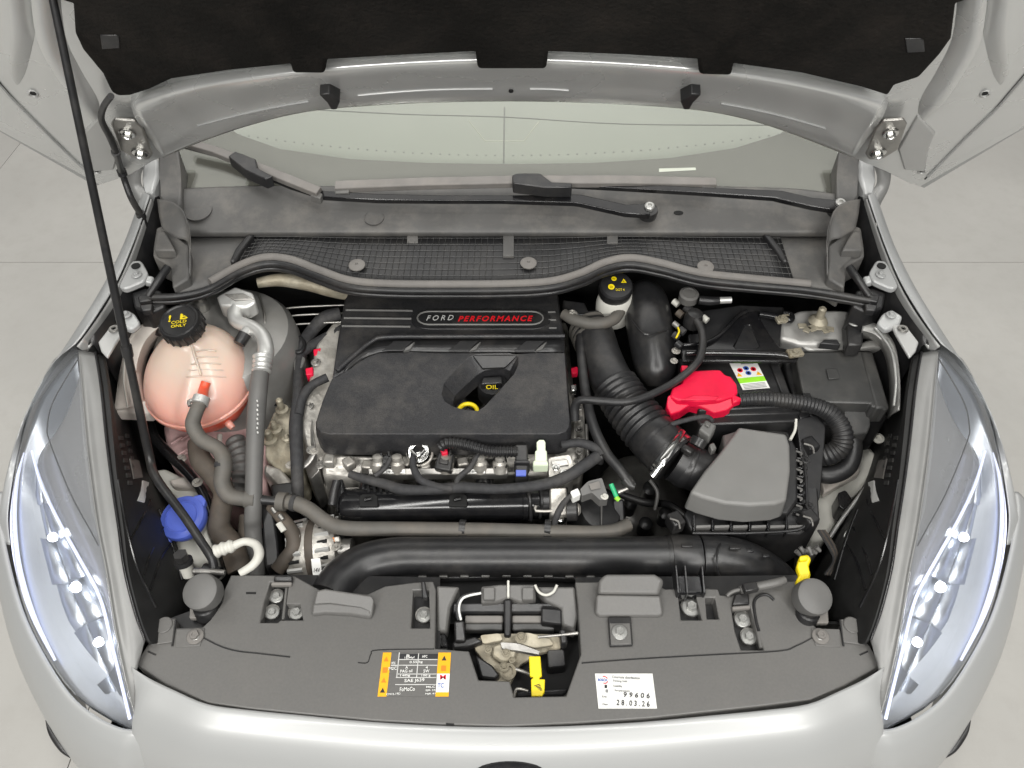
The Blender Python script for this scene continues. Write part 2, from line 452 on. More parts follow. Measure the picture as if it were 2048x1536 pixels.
# bumper: top edge along the slam panel and under the lamps, rolled over the nose
edge = [(1016, 1454, .748), (900, 1452, .748), (750, 1444, .748), (600, 1430, .749), (500, 1420, .75), (415, 1408, .752), (350, 1381, .755), (300, 1357, .758), (262, 1334, .762)]
below = [(276, 1462, .700), (242, 1459, .698), (190, 1434, .695), (138, 1388, .69), (86, 1307, .685), (46, 1221, .685), (18, 1120, .69), (2, 1030, .70), (6, 985, .705)]
offs = [(0, 0), (.004, .001), (.012, -.002), (.035, -.018), (.06, -.05), (.085, -.11), (.10, -.22), (.08, -.42)]
def bumper_row(L, o, dz, sc):
    row = []
    for t in L:
        p = P(*t)
        a = min(1.0, max(0, abs(p.x - X0) / .86)) ** 2.2
        d = Vector((-a * 1.15, -(1 - a * .75), 0)).normalized()
        row.append(p + d * o * sc + Vector((0, 0, dz * (1 if sc == 1 else .9))))
    return row
side_n = [(262, 1334, .762), (263, 1342, .759), (265, 1362, .749), (271, 1405, .728), (278, 1455, .703), (292, 1500, .66), (300, 1560, .55), (300, 1600, .35)]
side_c = [(300, 1462, .698), (303, 1466, .697), (308, 1474, .692), (318, 1500, .67), (328, 1530, .63), (336, 1570, .55), (342, 1620, .42), (336, 1650, .25)]
rows = []; rowc = []
for k, (o, dz) in enumerate(offs):
    r = bumper_row(edge[:-1], o, dz, 1) + [P(*side_n[k])]
    rows.append([Vector((2 * X0 - p.x, p.y, p.z)) for p in r[1:]][::-1] + r)
    rowc.append([P(*side_c[k])] + bumper_row(below, o, dz, .62))
bumper = patch('front_bumper', rows, 'paint', car, nu=4, nv=4, solid=.003, smooth=50)
for s in SIDES:
    patch('bumper_corner', [[Vector((2 * X0 - p.x, p.y, p.z)) for p in r] if s > 0 else r for r in rowc], 'paint', bumper, nu=4, nv=4, solid=.003, smooth=50)
    sl = [PM(s, *q) for q in ((92, 1440, .58), (104, 1466, .57), (128, 1498, .56), (152, 1520, .55))]
    tube3('bumper_slot', [(p, r) for p, r in zip(sl, (.001, .005, .006, .001))], 'black', bumper, 8, 5)
# emblem at the nose, its upper rim just enters the picture
lathe('emblem', P(1020, 1558, .712) + Vector((0, .004, 0)), (0, -.55, .83), [(.021, 0), (.021, .004), (.0193, .007), (.017, .0075), (0, .0085)], 'gloss', bumper, squash=2.4, n=48)
for s in SIDES:
    # fender: gutter lip -> crown -> side
    lip = [(300, 392, .998), (296, 405, .995), (268, 485, .975), (236, 560, .95), (200, 622, .935), (152, 688, .92), (108, 719, .885), (73, 783, .84), (50, 840, .80), (33, 921, .76), (21, 996, .73), (17, 1040, .715), (22, 1090, .70)]
    crown = [(286, 390, .988), (280, 405, .985), (250, 487, .965), (212, 565, .94), (172, 632, .925), (128, 700, .895), (84, 765, .86), (52, 830, .815), (28, 900, .775), (12, 965, .74), (3, 1020, .715), (1, 1045, .70), (8, 1090, .68)]
    r0 = pts3(lip, s=s); r1 = pts3(crown, s=s)
    r2 = [p + Vector((s * .022, -.004, -.05)) for p in r1]
    r3 = [p + Vector((s * .040, -.006, -.16)) for p in r1]
    r4 = [p + Vector((s * .038, 0, -.40)) for p in r1]
    patch('front_fender', [r0, r1, r2, r3, r4], 'paint', car, nu=3, nv=4, solid=.002, smooth=50)
    # gutter channel and inner flange
    g1 = pts3([(310, 396, .974), (306, 410, .97), (284, 485, .95), (258, 560, .93), (226, 622, .915), (176, 690, .90)], s=s)
    g0 = pts3(lip[:6], s=s)
    mid = [(a + b) / 2 - Vector((0, 0, .02)) for a, b in zip(g0, g1)]
    patch('fender_gutter', [[p - Vector((0, 0, .006)) for p in g0], mid, g1], 'gutter', car, nu=3, nv=4, solid=.002)
    g2 = [p + Vector((-s * .012, 0, -.004)) for p in g1]
    g3 = [p + Vector((-s * .016, 0, -.20)) for p in g1]
    patch('inner_flange', [g1, g2, g3], 'black', car, nu=3, nv=2, solid=.002)
    # windscreen pillar foot
    prism('pillar', [(284, 318, 1.03), (316, 312, 1.03), (318, 350, 1.01), (304, 385, .995), (288, 395, .985), (284, 360, 1.0)], None, .12, 'paint', car, .006, s=s)
    prism('pillar_trim', [(312, 300, 1.05), (356, 288, 1.06), (360, 345, 1.02), (362, 412, .99), (330, 412, .99), (318, 395, .99), (322, 350, 1.01)], None, .12, 'cowl', car, .006, s=s)
# ---------------------------------------------------------------- headlamps
A = [(157, 700, .905), (163, 765, .895), (173, 880, .87), (184, 970, .855), (196, 1054, .84), (213, 1140, .82), (231, 1255, .79), (254, 1371, .755), (275, 1445, .722)]
B = [(192, 706, .895), (203, 775, .888), (214, 880, .868), (225, 967, .852), (238, 1054, .835), (250, 1140, .815), (272, 1227, .79), (291, 1280, .768), (262, 1332, .757)]
O = [(146, 694, .90), (76, 783, .842), (40, 890, .79), (24, 985, .755), (22, 1054, .735), (34, 1160, .715), (70, 1270, .705), (150, 1390, .70), (262, 1458, .700)]
D = [(150, 760, .88), (112, 835, .845), (66, 905, .80), (85, 972, .80), (118, 1042, .795), (160, 1118, .785), (202, 1198, .77), (228, 1300, .745), (262, 1440, .715)]
def row(L, s, dz=0): return [PM(s, t[0], t[1], t[2]) + Vector((0, 0, dz)) for t in L]
def mixrow(a, b, f, up):
    out = []
    for i, (p, q) in enumerate(zip(a, b)):
        e = min(1, min(i, len(a) - 1 - i) / 1.5)
        out.append(p.lerp(q, f) + up * e)
    return out
for s in SIDES:
    lampo = bpy.data.objects.new('headlight', None); lampo.empty_display_size = .02; link(lampo, car)
    hl = lambda nm, bm_or: bm_or
    a, b, o, d = row(A, s), row(B, s), row(O, s), row(D, s)
    out = Vector((s * .35, -.25, .9)).normalized()
    dom = [a] + [mixrow(a, o, f, out * h) for f, h in ((.2, .007), (.5, .011), (.8, .007))] + [o]
    ORG[lampo.name] = Vector((0, 0, 0))
    patch('lens', dom, 'lens', lampo, nu=4, nv=3, solid=.002, smooth=70)
    # bezel panel behind the upper glass
    low = Vector((0, 0, -.012))
    ai = [p + low for p in a]; di = [p + low * 1.6 for p in d]
    patch('bezel', [ai, mixrow(ai, di, .5, Vector((0, 0, .004))), di], 'bezel', lampo, nu=4, nv=3, solid=.002)
    oi = [p + low * 1.3 for p in o]
    deep = [(p.lerp(q, .45)) + Vector((0, 0, -.035)) * min(1, min(i, 8 - i) / 2) for i, (p, q) in enumerate(zip(di, oi))]
    patch('reflector', [di, [p.lerp(q, .55) - Vector((0, 0, .028)) * min(1, min(i, 8 - i) / 2) for i, (p, q) in enumerate(zip(di, deep))], deep, oi], 'reflector', lampo, nu=4, nv=4, solid=.002)
    # seam line in the bezel
    sl = pts3([(158, 715, .892), (108, 800, .855), (95, 852, .838), (100, 885, .836), (140, 985, .832), (180, 1060, .825), (197, 1092, .815)], s=s)
    tube3('bezel_seam', [(p, .0011) for p in sl], 'satin', lampo, 6, 6)
    # daylight strips
    tube3('daylight_strip', [(p + Vector((0, 0, .004)), .0022) for p in d[2:]], 'drl', lampo, 8, 6)
    ol = pts3([(48, 905, .778), (34, 960, .758), (27, 1040, .733), (36, 1130, .715), (66, 1230, .703), (110, 1320, .698)], s=s)
    tube3('daylight_strip', [(p, r) for p, r in zip(ol, (.001, .003, .005, .005, .004, .002))], 'drl', lampo, 8, 6)
    # stepped reflector facets with small lit lamps between them
    for k in range(2, 8):
        for h in range(3):
            f0, f1 = .12 + h * .26, .12 + (h + 1) * .26 - .02
            q = [di[k].lerp(oi[k], f0), di[k].lerp(oi[k], f1), di[k + 1].lerp(oi[k + 1], f1), di[k + 1].lerp(oi[k + 1], f0)] if k < 8 else []
            tilt = (.004, -.004, .006)[(k + h) % 3]
            q = [p - Vector((0, 0, .030 + (tilt if n_ in (0, 3) else -tilt))) * min(1, (8 - k) / 2.5) for n_, p in enumerate(q)]
            patch('reflector_facet', [[q[0], q[1]], [q[3], q[2]]], 'reflector', lampo, nu=2, nv=2, solid=.001)
    for (u, v, z, R) in ((104, 1075, .742, .0075), (150, 1175, .738, .0085), (196, 1285, .724, .007)):
        c = PM(s, u, v, z)
        lathe('lamp', c, Vector((s * .25, -.75, .6)), [(R, -.004), (R, .0), (R * .7, .004), (0, .006)], 'lamp', lampo, 16)
    # grey seal strip on the bay side, then the black lamp housing falling into the bay
    patch('seal_strip', [a, mixrow(a, b, .12, Vector((0, 0, -.004))), mixrow(a, b, .5, Vector((0, 0, .002))), b], 'sealstrip', lampo, nu=4, nv=3, solid=.002)
    rim = tube3('housing_lip', [(p + Vector((0, 0, .002)), .0022) for p in b[:8]], 'gloss', lampo, 8, 5)
    h1 = [p + Vector((-s * .012, .0, -.012)) for p in b[:8]]
    h2 = pts3([(212, 722, .82), (226, 790, .80), (252, 880, .77), (292, 965, .74), (330, 1045, .72), (360, 1130, .70), (375, 1190, .69), (372, 1240, .68)], s=s)
    h3 = [p + Vector((-s * .01, 0, -.25)) for p in h2]
    hs = patch('lamp_housing', [b[:8], h1, h2, h3], 'housing', lampo, nu=4, nv=3, solid=.002, smooth=35)
    hit = caster(hs)
    decal('bar_code_label', hit, [(258, 918), (276, 922), (284, 956), (266, 958)], 'sealgrey', lampo, s)
    decal('label', hit, [(284, 962), (296, 966), (287, 1006), (274, 1002)], 'white', lampo, s)
    for i in range(7):
        u, v = 236 + i * 3, 872 + i * 15
        decal('moulded_letter', hit, [(u, v), (u + 8, v + 1), (u + 9, v + 8), (u + 1, v + 8)], 'fusebox', lampo, s)
        if i < 5: decal('moulded_letter', hit, [(u + 14, v - 4), (u + 20, v - 3), (u + 21, v + 4), (u + 15, v + 4)], 'fusebox', lampo, s)
    for L in ([(236, 960), (252, 1050), (276, 1140), (312, 1215)], [(300, 1000), (282, 1040), (262, 1078)], [(326, 1055), (300, 1110), (288, 1150)], [(318, 1020), (344, 1090), (364, 1160)], [(300, 1180), (320, 1120), (340, 1090)]):
        q = [hit(u, v, s, .0) for u, v in L]
        q = [p for p in q if p is not None]
        if len(q) > 1: tube3('housing_rib', [(p, .0022) for p in q], 'gloss', lampo, 6, 4)
# ---------------------------------------------------------------- engine bay tub
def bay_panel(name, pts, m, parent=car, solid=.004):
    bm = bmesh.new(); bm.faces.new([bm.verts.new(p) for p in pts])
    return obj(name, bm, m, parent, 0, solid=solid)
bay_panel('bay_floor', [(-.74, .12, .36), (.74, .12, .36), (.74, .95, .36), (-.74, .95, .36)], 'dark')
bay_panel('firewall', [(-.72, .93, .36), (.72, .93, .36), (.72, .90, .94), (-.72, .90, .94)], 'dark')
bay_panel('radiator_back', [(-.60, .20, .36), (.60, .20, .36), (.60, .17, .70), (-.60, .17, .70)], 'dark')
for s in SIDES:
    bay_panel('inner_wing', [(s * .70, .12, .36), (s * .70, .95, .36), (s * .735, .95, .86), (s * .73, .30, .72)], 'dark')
# ================================================================ windscreen
WN = Vector((0, -math.sin(math.radians(29)), math.cos(math.radians(29)))); WP = P(1016, 378, .985)
def WS(u, v, off=0): return onplane(u, v, WP + WN * off, WN)
ws = obj('windscreen', prism_bm([WS(*q) for q in [(360, 410), (356, 285), (520, 120), (1512, 120), (1676, 285), (1672, 410), (1350, 392), (1016, 388), (690, 392)]],
                                [WS(q[0], q[1], -.005) for q in [(360, 410), (356, 285), (520, 120), (1512, 120), (1676, 285), (1672, 410), (1350, 392), (1016, 388), (690, 392)]]), 'screen', car, 30)
fr_o = [(360, 412), (357, 285), (340, 250), (345, 205), (420, 225), (475, 268), (560, 298), (700, 318), (860, 326), (1016, 328), (1180, 326), (1340, 316), (1470, 296), (1560, 268), (1615, 225), (1690, 205), (1692, 250), (1675, 285), (1671, 412), (1350, 396), (1016, 391), (690, 396)]
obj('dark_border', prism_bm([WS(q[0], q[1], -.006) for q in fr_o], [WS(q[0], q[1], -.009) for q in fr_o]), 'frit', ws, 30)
bm = bmesh.new()
for i in range(60):
    u = 470 + (1565 - 470) * (i + .5) / 60
    x = (u - 1016) / 550; v = 322 - 44 * x * x
    c = WS(u, v - 11, -.0065)
    e = Vector((1, 0, 0)); f = WN.cross(e).normalized()
    k = [bm.verts.new(c + e * .0022 * math.cos(t * math.pi / 3) + f * .0016 * math.sin(t * math.pi / 3)) for t in range(6)]
    bm.faces.new(k)
dots = obj('border_dots', bm, 'greyink', ws, 0, solid=.0006); dots['kind'] = 'stuff'
obj('maker_mark', prism_bm([WS(*q, -.0052) for q in [(1318, 337), (1391, 335), (1392, 340), (1318, 344)]], [WS(*q, -.0058) for q in [(1318, 337), (1391, 335), (1392, 340), (1318, 344)]]), 'white', ws, 0)
# dashboard seen through the glass
dN = Vector((0, -.10, 1)).normalized(); dP = WP + Vector((0, .08, -.03))
def DB(u, v, off=0): return onplane(u, v, dP + dN * off, dN)
dashpts = [(-.70, .04), (.70, .04), (.70, .62), (-.70, .62)]
dtop = [dP + Vector((x, y, y * .10)) for x, y in dashpts]
dash = obj('dashboard', prism_bm(dtop, [p - Vector((0, 0, .02)) for p in dtop]), 'dash', car, 0)
tube3('reflected_line', [(DB(1009, 215, .001), .0012), (DB(1008, 280, .001), .0012), (DB(1007, 350, .001), .0012)], 'greyink', dash, 6, 2)  # lines added here draw ceiling joints reflected in the windscreen
tube3('reflected_line', [(DB(560, 215, .001), .001), (DB(800, 228, .001), .001), (DB(1010, 234, .001), .001), (DB(1250, 248, .001), .001), (DB(1560, 250, .001), .001)], 'greyink', dash, 6, 4)
tube3('reflected_trapezoid', [(DB(937, 241, .0004), .001), (DB(970, 282, .0004), .001), (DB(1048, 282, .0004), .001), (DB(1078, 243, .0004), .001)], 'natural', dash, 6, 1)  # pale trapezoid added to draw a reflection in the glass
# ================================================================ bonnet
PHI = math.radians(60)
HN = Vector((0, -math.sin(PHI), -math.cos(PHI))); HP = P(190, 372, 1.005)
HD = Vector((0, -math.cos(PHI), math.sin(PHI)))
def H(u, v, off=0): return onplane(u, v, HP + HN * off, HN)
def HB(x, b, off=0): return Vector((X0 + x, HP.y, HP.z)) + HD * b + HN * off
hood = thing('bonnet', 'open bonnet seen from below, silver-grey inner panel around a black felt pad', 'bonnet', HB(0, 0))
def hshape(name, pl, off, thick, m, parent, bevel=.0015, seg=2, smooth=35):
    top = [q if isinstance(q, Vector) else H(q[0], q[1], off) for q in pl]
    return obj(name, prism_bm(top, [p - HN * thick for p in top]), m, parent, smooth, bevel, seg)
rear = [(191, 373), (239, 356), (280, 330), (318, 314), (362, 294), (444, 260), (513, 238), (581, 222), (649, 212), (760, 203), (880, 198), (1016, 196), (1150, 198), (1270, 203), (1375, 212), (1450, 222), (1520, 238), (1587, 262), (1670, 294), (1716, 314), (1752, 332), (1795, 350), (1848, 377)]
def hood_outline(ins, off):
    L = []
    c = (1018, 120)
    for u, v in rear:
        du, dv = c[0] - u, c[1] - v; n = math.hypot(du, dv)
        L.append(H(u + du / n * ins, v + dv / n * ins, off))
    e = ins * .0012
    up = [HB(.86 - e, .28, off), HB(.875 - e, .55, off), HB(.83 - e, .80, off), HB(.62 - e, .95 - e, off), HB(0, 1.0 - e, off), HB(-.62 + e, .95 - e, off), HB(-.83 + e, .80, off), HB(-.875 + e, .55, off), HB(-.86 + e, .28, off)]
    return L + up
ol = hood_outline(0, 0)
obj('outer_skin', prism_bm(ol, [p - HN * .004 for p in ol]), 'paint', hood, 35, .002)
ol1 = hood_outline(9, .006)
obj('inner_panel', prism_bm(ol1, [p - HN * .006 for p in ol1]), 'hoodgrey', hood, 35, .002)
ol2 = hood_outline(26, .0105)
obj('inner_step', prism_bm(ol2, [p - HN * .0045 for p in ol2]), 'hoodgrey', hood, 35, .002)
# rear cross beam: swept section that catches the light along its lip
base = [(326, 316), (372, 296), (446, 268), (520, 245), (590, 228), (660, 218), (770, 210), (890, 205), (1016, 203), (1142, 205), (1262, 210), (1372, 218), (1444, 228), (1515, 245), (1590, 270), (1662, 298), (1706, 316)]
lipl = [(270, 235), (330, 205), (410, 182), (500, 168), (585, 157), (660, 150), (770, 143), (890, 139), (1016, 137), (1142, 139), (1262, 143), (1372, 150), (1450, 157), (1535, 170), (1620, 186), (1700, 207), (1765, 235)]
topl = [(262, 200), (318, 178), (400, 158), (500, 143), (585, 132), (660, 124), (770, 116), (890, 110), (1016, 107), (1142, 110), (1262, 116), (1372, 124), (1450, 132), (1535, 144), (1625, 160), (1712, 180), (1775, 200)]
def hr(L, off, dv=0): return [H(u, v + dv, off) for u, v in L]
mid1 = [tuple(a * .8 + b * .2 for a, b in zip(p, q)) for p, q in zip(base, lipl)]
mid2 = [tuple(a * .45 + b * .55 for a, b in zip(p, q)) for p, q in zip(base, lipl)]
beam = patch('rear_beam', [hr(base, .0068), hr(mid1, .017), hr(mid2, .021), hr(lipl, .031), hr(topl, .026, 8), hr(topl, .006, -8)], 'hoodgrey', hood, nu=3, nv=4, solid=.002)
# pressed slots and rim lines
for a, b in (((318 + 398, 191), (985, 178)), ((1060, 178), (1137, 181)), ((395, 252), (617, 203)), ((1442, 207), (1650, 257))):
    k = [(a[0] + (b[0] - a[0]) * t / 4, a[1] + (b[1] - a[1]) * t / 4 - (4 if abs(a[1] - b[1]) > 8 else 1) * math.sin(math.pi * t / 4)) for t in range(5)]
    tube3('pressed_ridge', [(H(u, v, .0195), .0016) for u, v in k], 'paint', beam, 6, 4)
for off, ins in ((.0065, 5), (.0072, 14)):
    pl = [H(u, v - ins, off) for u, v in rear[3:-3]]
    tube3('rim_seam', [(p, .0013) for p in pl], 'gutter', hood, 6, 3)
for s in SIDES:
    # side rails, wells and rim of the inner panel
    rail = [H(u, v, .0112) for u, v in ([(-40, 120), (25, 196), (60, 232), (110, 282), (165, 335), (186, 352)] if s < 0 else [(2075, 120), (2010, 196), (1978, 232), (1925, 282), (1870, 338), (1850, 358)])]
    tube3('rim_seam', [(p, .0016) for p in rail], 'satin', hood, 6, 3)
    tube3('rim_bead', [(p + HD * .012 + HN * .001, .003) for p in rail], 'hoodgrey', hood, 8, 3)
    f = (lambda u: u) if s < 0 else (lambda u: 2036 - u)
    hshape('side_well', [(f(165), 268), (f(200), 232), (f(240), 300), (f(228), 340), (f(186), 345), (f(178), 300)], .0145, .008, 'gutter', hood, .003)
    rr = [(f(60), -60), (f(68), 40), (f(62), 90), (f(52), 140), (f(45), 175)]
    tube3('side_rib', [(H(u, v, .004), r) for (u, v), r in zip(rr, (.03, .03, .028, .022, .004))], 'hoodgrey', hood, 14, 5, flat=.22)
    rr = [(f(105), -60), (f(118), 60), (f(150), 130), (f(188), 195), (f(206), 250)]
    tube3('side_rib', [(H(u, v, .004), r) for (u, v), r in zip(rr, (.028, .03, .03, .028, .006))], 'hoodgrey', hood, 14, 5, flat=.35)
    # grommets
    for (u, v) in ((66, 186), (192, 341)):
        lathe('grommet', H(f(u), v, .010), HN, [(.008, 0), (.0075, .003), (.005, .004), (.004, .001)], 'gutter', hood, 16)
        lathe('hole', H(f(u), v, .0125), HN, [(.0042, 0), (.0042, .0015)], 'dark', hood, 14)
    # hinge plate with two bolts
    pl = [(f(222), 250), (f(228), 240), (f(270), 243), (f(285), 258), (f(305), 310), (f(298), 320), (f(270), 318), (f(240), 300)]
    hp = hshape('hinge_plate', pl, .03, .006, 'steel', hood, .002)
    for (u, v) in ((255, 266), (280, 305)):
        bolt(hp, 0, 0, 0, 16, 'chrome', tuple(HN), at=H(f(u), v, .0305))
    # hinge arm down to the body
    arm = [(f(262), 300, .05), (f(272), 322, .03), (f(268), 350, .0), (f(272), 375, -.03), (f(290), 402, -.05), (f(300), 425, -.06)]
    q = []
    for i, (u, v, k) in enumerate(arm):
        z = 1.06 - i * .022
        q.append((P(u, v, z), (.016, .015, .013, .013, .017, .019)[i]))
    tube3('hinge_arm', q, 'hinge', hood, 12, 5, flat=.6)
lathe('hole', H(1022, 181, .0195), HN, [(.0035, 0), (.0035, .002)], 'dark', beam, 12)
pad_px = [(150, 70), (165, 102), (205, 150), (222, 186), (236, 194), (262, 193), (300, 181), (345, 160), (460, 143), (580, 131), (585, 148), (650, 149), (655, 122), (800, 113), (950, 106), (955, 140), (1093, 140), (1097, 106), (1250, 112), (1395, 121), (1398, 151), (1463, 153), (1468, 130), (1600, 148), (1720, 176), (1776, 194), (1790, 172), (1840, 156), (1880, 112), (1903, 80), (1912, 10)]
padv = [H(u, v, .044) for u, v in [(146, 10)] + pad_px] + [HB(.62, .62, .044), HB(.60, .80, .044), HB(0, .86, .044), HB(-.60, .80, .044), HB(-.62, .62, .044)]
pad = obj('felt_pad', prism_bm(padv, [p - HN * .024 for p in padv]), 'felt', hood, 35, .006, 3)
for (u, v) in ((222, 85), (1832, 92)):
    t = hshape('pad_window', [(u - 22, v - 14), (u + 10, v - 14), (u + 16, v - 10), (u + 18, v + 12), (u - 18, v + 14)], .0455, .003, 'satin', pad, .001)
for u in (660, 1381):
    w = 1 if u < 1000 else -1
    hshape('rubber_buffer', [(u - 22 * w, 190), (u - 2 * w, 188), (u + 20 * w, 205), (u + 14 * w, 220), (u + 2 * w, 220), (u - 6 * w, 206)], .042, .03, 'black', hood, .002)
# washer hose along the hinge
hz = [H(222, 192, .06), H(207, 214, .045), H(203, 240, .04), H(220, 275, .04), H(232, 305, .045), P(244, 345, 1.075), P(262, 395, 1.03), P(282, 430, .99), P(290, 452, .965)]
wh = tube3('washer_hose', [(p, 6.5 * px(p)) for p in hz], 'blackrubber', None, 10)
tag(wh, 'thin black washer hose clipped along the bonnet hinge beside the prop rod', 'hose')
for i in (4, 5, 7):
    d_ = (hz[i + 1] - hz[i]).normalized() * .006
    tube3('clip', [(hz[i] - d_, 9 * px(hz[i])), (hz[i] + d_, 9 * px(hz[i]))], 'black', wh, 10, 1)
# prop rod
top = H(88, -85, .0)
rod = [(P(428, 1142, .745), 9), (P(424, 1118, .755), 9), (P(400, 1080, .765), 9), (P(368, 1032, .778), 9), (P(312, 955, .795), 9)]
a, b = P(297, 905, .81), top
pr = thing('prop_rod', 'long black metal rod propping the bonnet open, standing at the front panel', 'prop rod', P(428, 1142, .745))
tube3('rod', [(p, r * px(p)) for p, r in rod] + [(a, 8.5 * px(a))] + [(a.lerp(b, t), (8.5 - t * .5) * px(a.lerp(b, t))) for t in (.2, .5, .8, 1)], 'satin', pr, 12, 6)
lathe('rod_sleeve', a.lerp(b, .27), (b - a), [(.0078, -.010), (.0084, -.007), (.0084, .007), (.0078, .010)], 'black', pr, 14)
tube('pivot_clip', [(408, 1138, .742, 12), (440, 1146, .742, 12)], 'black', pr, n=1)
# ================================================================ scuttle panel below the windscreen
seal = [(300, 590), (360, 588), (420, 573), (480, 540), (530, 524), (580, 528), (640, 550), (700, 570), (780, 577), (900, 578), (1016, 577), (1100, 572), (1160, 556), (1210, 534), (1260, 525), (1320, 535), (1400, 555), (1500, 566), (1620, 577), (1740, 597)]
sc = thing('windscreen_scuttle', 'dusty grey plastic scuttle panel below the windscreen with mesh air inlet', 'scuttle panel', P(1016, 560, .90))
ZS = .925
cw = [(358, 405), (420, 398), (530, 392), (640, 392), (780, 395), (900, 396), (1016, 396), (1100, 396), (1250, 396), (1400, 396), (1500, 398), (1600, 402), (1690, 410)]
def lerp_seal(u):
    for a, b in zip(seal, seal[1:]):
        if a[0] <= u <= b[0]: return a[1] + (b[1] - a[1]) * (u - a[0]) / (b[0] - a[0])
    return seal[-1][1]
us = [352, 430, 520, 640, 780, 900, 1016, 1130, 1250, 1390, 1500, 1600, 1688]
top_v = [380, 376, 374, 374, 374, 374, 374, 374, 374, 374, 376, 380, 392]
r_top = [P(u, v - 2, .992) for u, v in zip(us, top_v)]
r_a = [P(u, v + 18, .985) for u, v in zip(us, top_v)]
r_b = [P(u, 440, .966) for u in us]
r_c = [P(u, 463, .958) for u in us]
r_d = [P(u, 474, .944) for u in us]
patch('panel', [r_top, r_a, r_b, r_c, r_d], 'cowl', sc, nu=4, nv=4, solid=.003)
# lower floor of the inlet
r_e = [P(u, 470, .940) for u in us]
r_f = [P(u, lerp_seal(min(max(u, 300), 1740)) + 2, ZS) for u in us]
patch('inlet_floor', [r_e, [(a + b) / 2 for a, b in zip(r_e, r_f)], r_f], 'cowl', sc, nu=4, nv=2, solid=.003)
gz = .9445
def vseal(u): return lerp_seal(u) - 4
def gv(u, f): return 470 + (vseal(u) - 470) * f
def gpt(u, f, dz=0): return P(u, gv(u, f), .9455 + (ZS + .006 - .9455) * f + dz)
# dark mesh bed and raised lattice
gl = [(462, .9), (475, .45), (505, .02)]
bedu = [500 + i * (1560 - 500) / 26 for i in range(27)]
top_e = [gpt(u, 0.02) for u in bedu]; bot_e = [gpt(u, .97) for u in [465 + i * (1590 - 465) / 26 for i in range(27)]]
patch('mesh_bed', [top_e, [(a + b) / 2 for a, b in zip(top_e, bot_e)], bot_e], 'black', sc, nu=1, nv=2, solid=.003)
bm = bmesh.new()
for i in range(88):
    t = (i + .5) / 88
    a = gpt(500 + 1060 * t, .04, .001); b = gpt(465 + 1125 * t, .95, .001)
    if 0.465 < t < .495: continue
    sweep(bm, [a, b], [.0005, .0005], 4)
for f in (.06, .18, .30, .42, .54, .66, .78, .90):
    pl = [gpt(500 - 35 * f + (1060 + 65 * f) * k / 40, f, .001) for k in range(41)]
    sweep(bm, pl, [.0005] * 41, 4)
lat = obj('inlet_mesh', bm, 'fusebox', sc, 0); lat['kind'] = 'stuff'
for u in (825, 1017, 1225):
    prism('mesh_block', [(u - 11, 468, .949), (u + 11, 468, .949), (u + 11, 486 if u != 1017 else 512, .944), (u - 11, 486 if u != 1017 else 512, .944)], None, .006, 'cowl', sc, .001)
# raised ends of the inlet
for s in SIDES:
    prism('inlet_end', [(458, 522, .945), (470, 496, .952), (492, 470, .957), (508, 466, .957), (482, 500, .948), (470, 522, .943)], None, .018, 'black', sc, .004, s=s)
# lip and the double rubber seal at the bay edge
tube('panel_lip', [(u, v - 9, ZS + .010, 8.5) for u, v in seal[2:-1]], 'sealgrey', sc, sides=10, n=6)
tube('rubber_seal', [(u, v + 4, ZS + .004, 7) for u, v in seal], 'blackrubber', sc, sides=10, n=6)
tube('rubber_seal', [(u, v + 14, ZS - .008, 6) for u, v in seal], 'satin', sc, sides=10, n=6)
for u, v in ((714, 531), (1057, 527), (1411, 534)):
    p = P(u, v, .941)
    k = lathe('push_clip', p, (0, -.1, 1), [(.015, 0), (.015, .002), (.012, .004), (.003, .0045), (.0022, .002), (0, .002)], 'sealgrey', sc, 22)
for u, v, r in ((748, 435, 20), (396, 420, 28)):
    p = P(u, v, .9685 if u > 500 else .975)
    lathe('round_cap', p, (0, -.22, 1), [(r * px(p), -.001), (r * px(p), .0012), (r * px(p) * .93, .0012), (r * px(p) * .92, .0002), (0, .0002)], 'cowl', sc, 28)
lathe('drain_hole', P(1357, 426, .972), (0, -.2, 1), [(.005, 0), (.005, .001)], 'dark', sc, 14, squash=1.8)
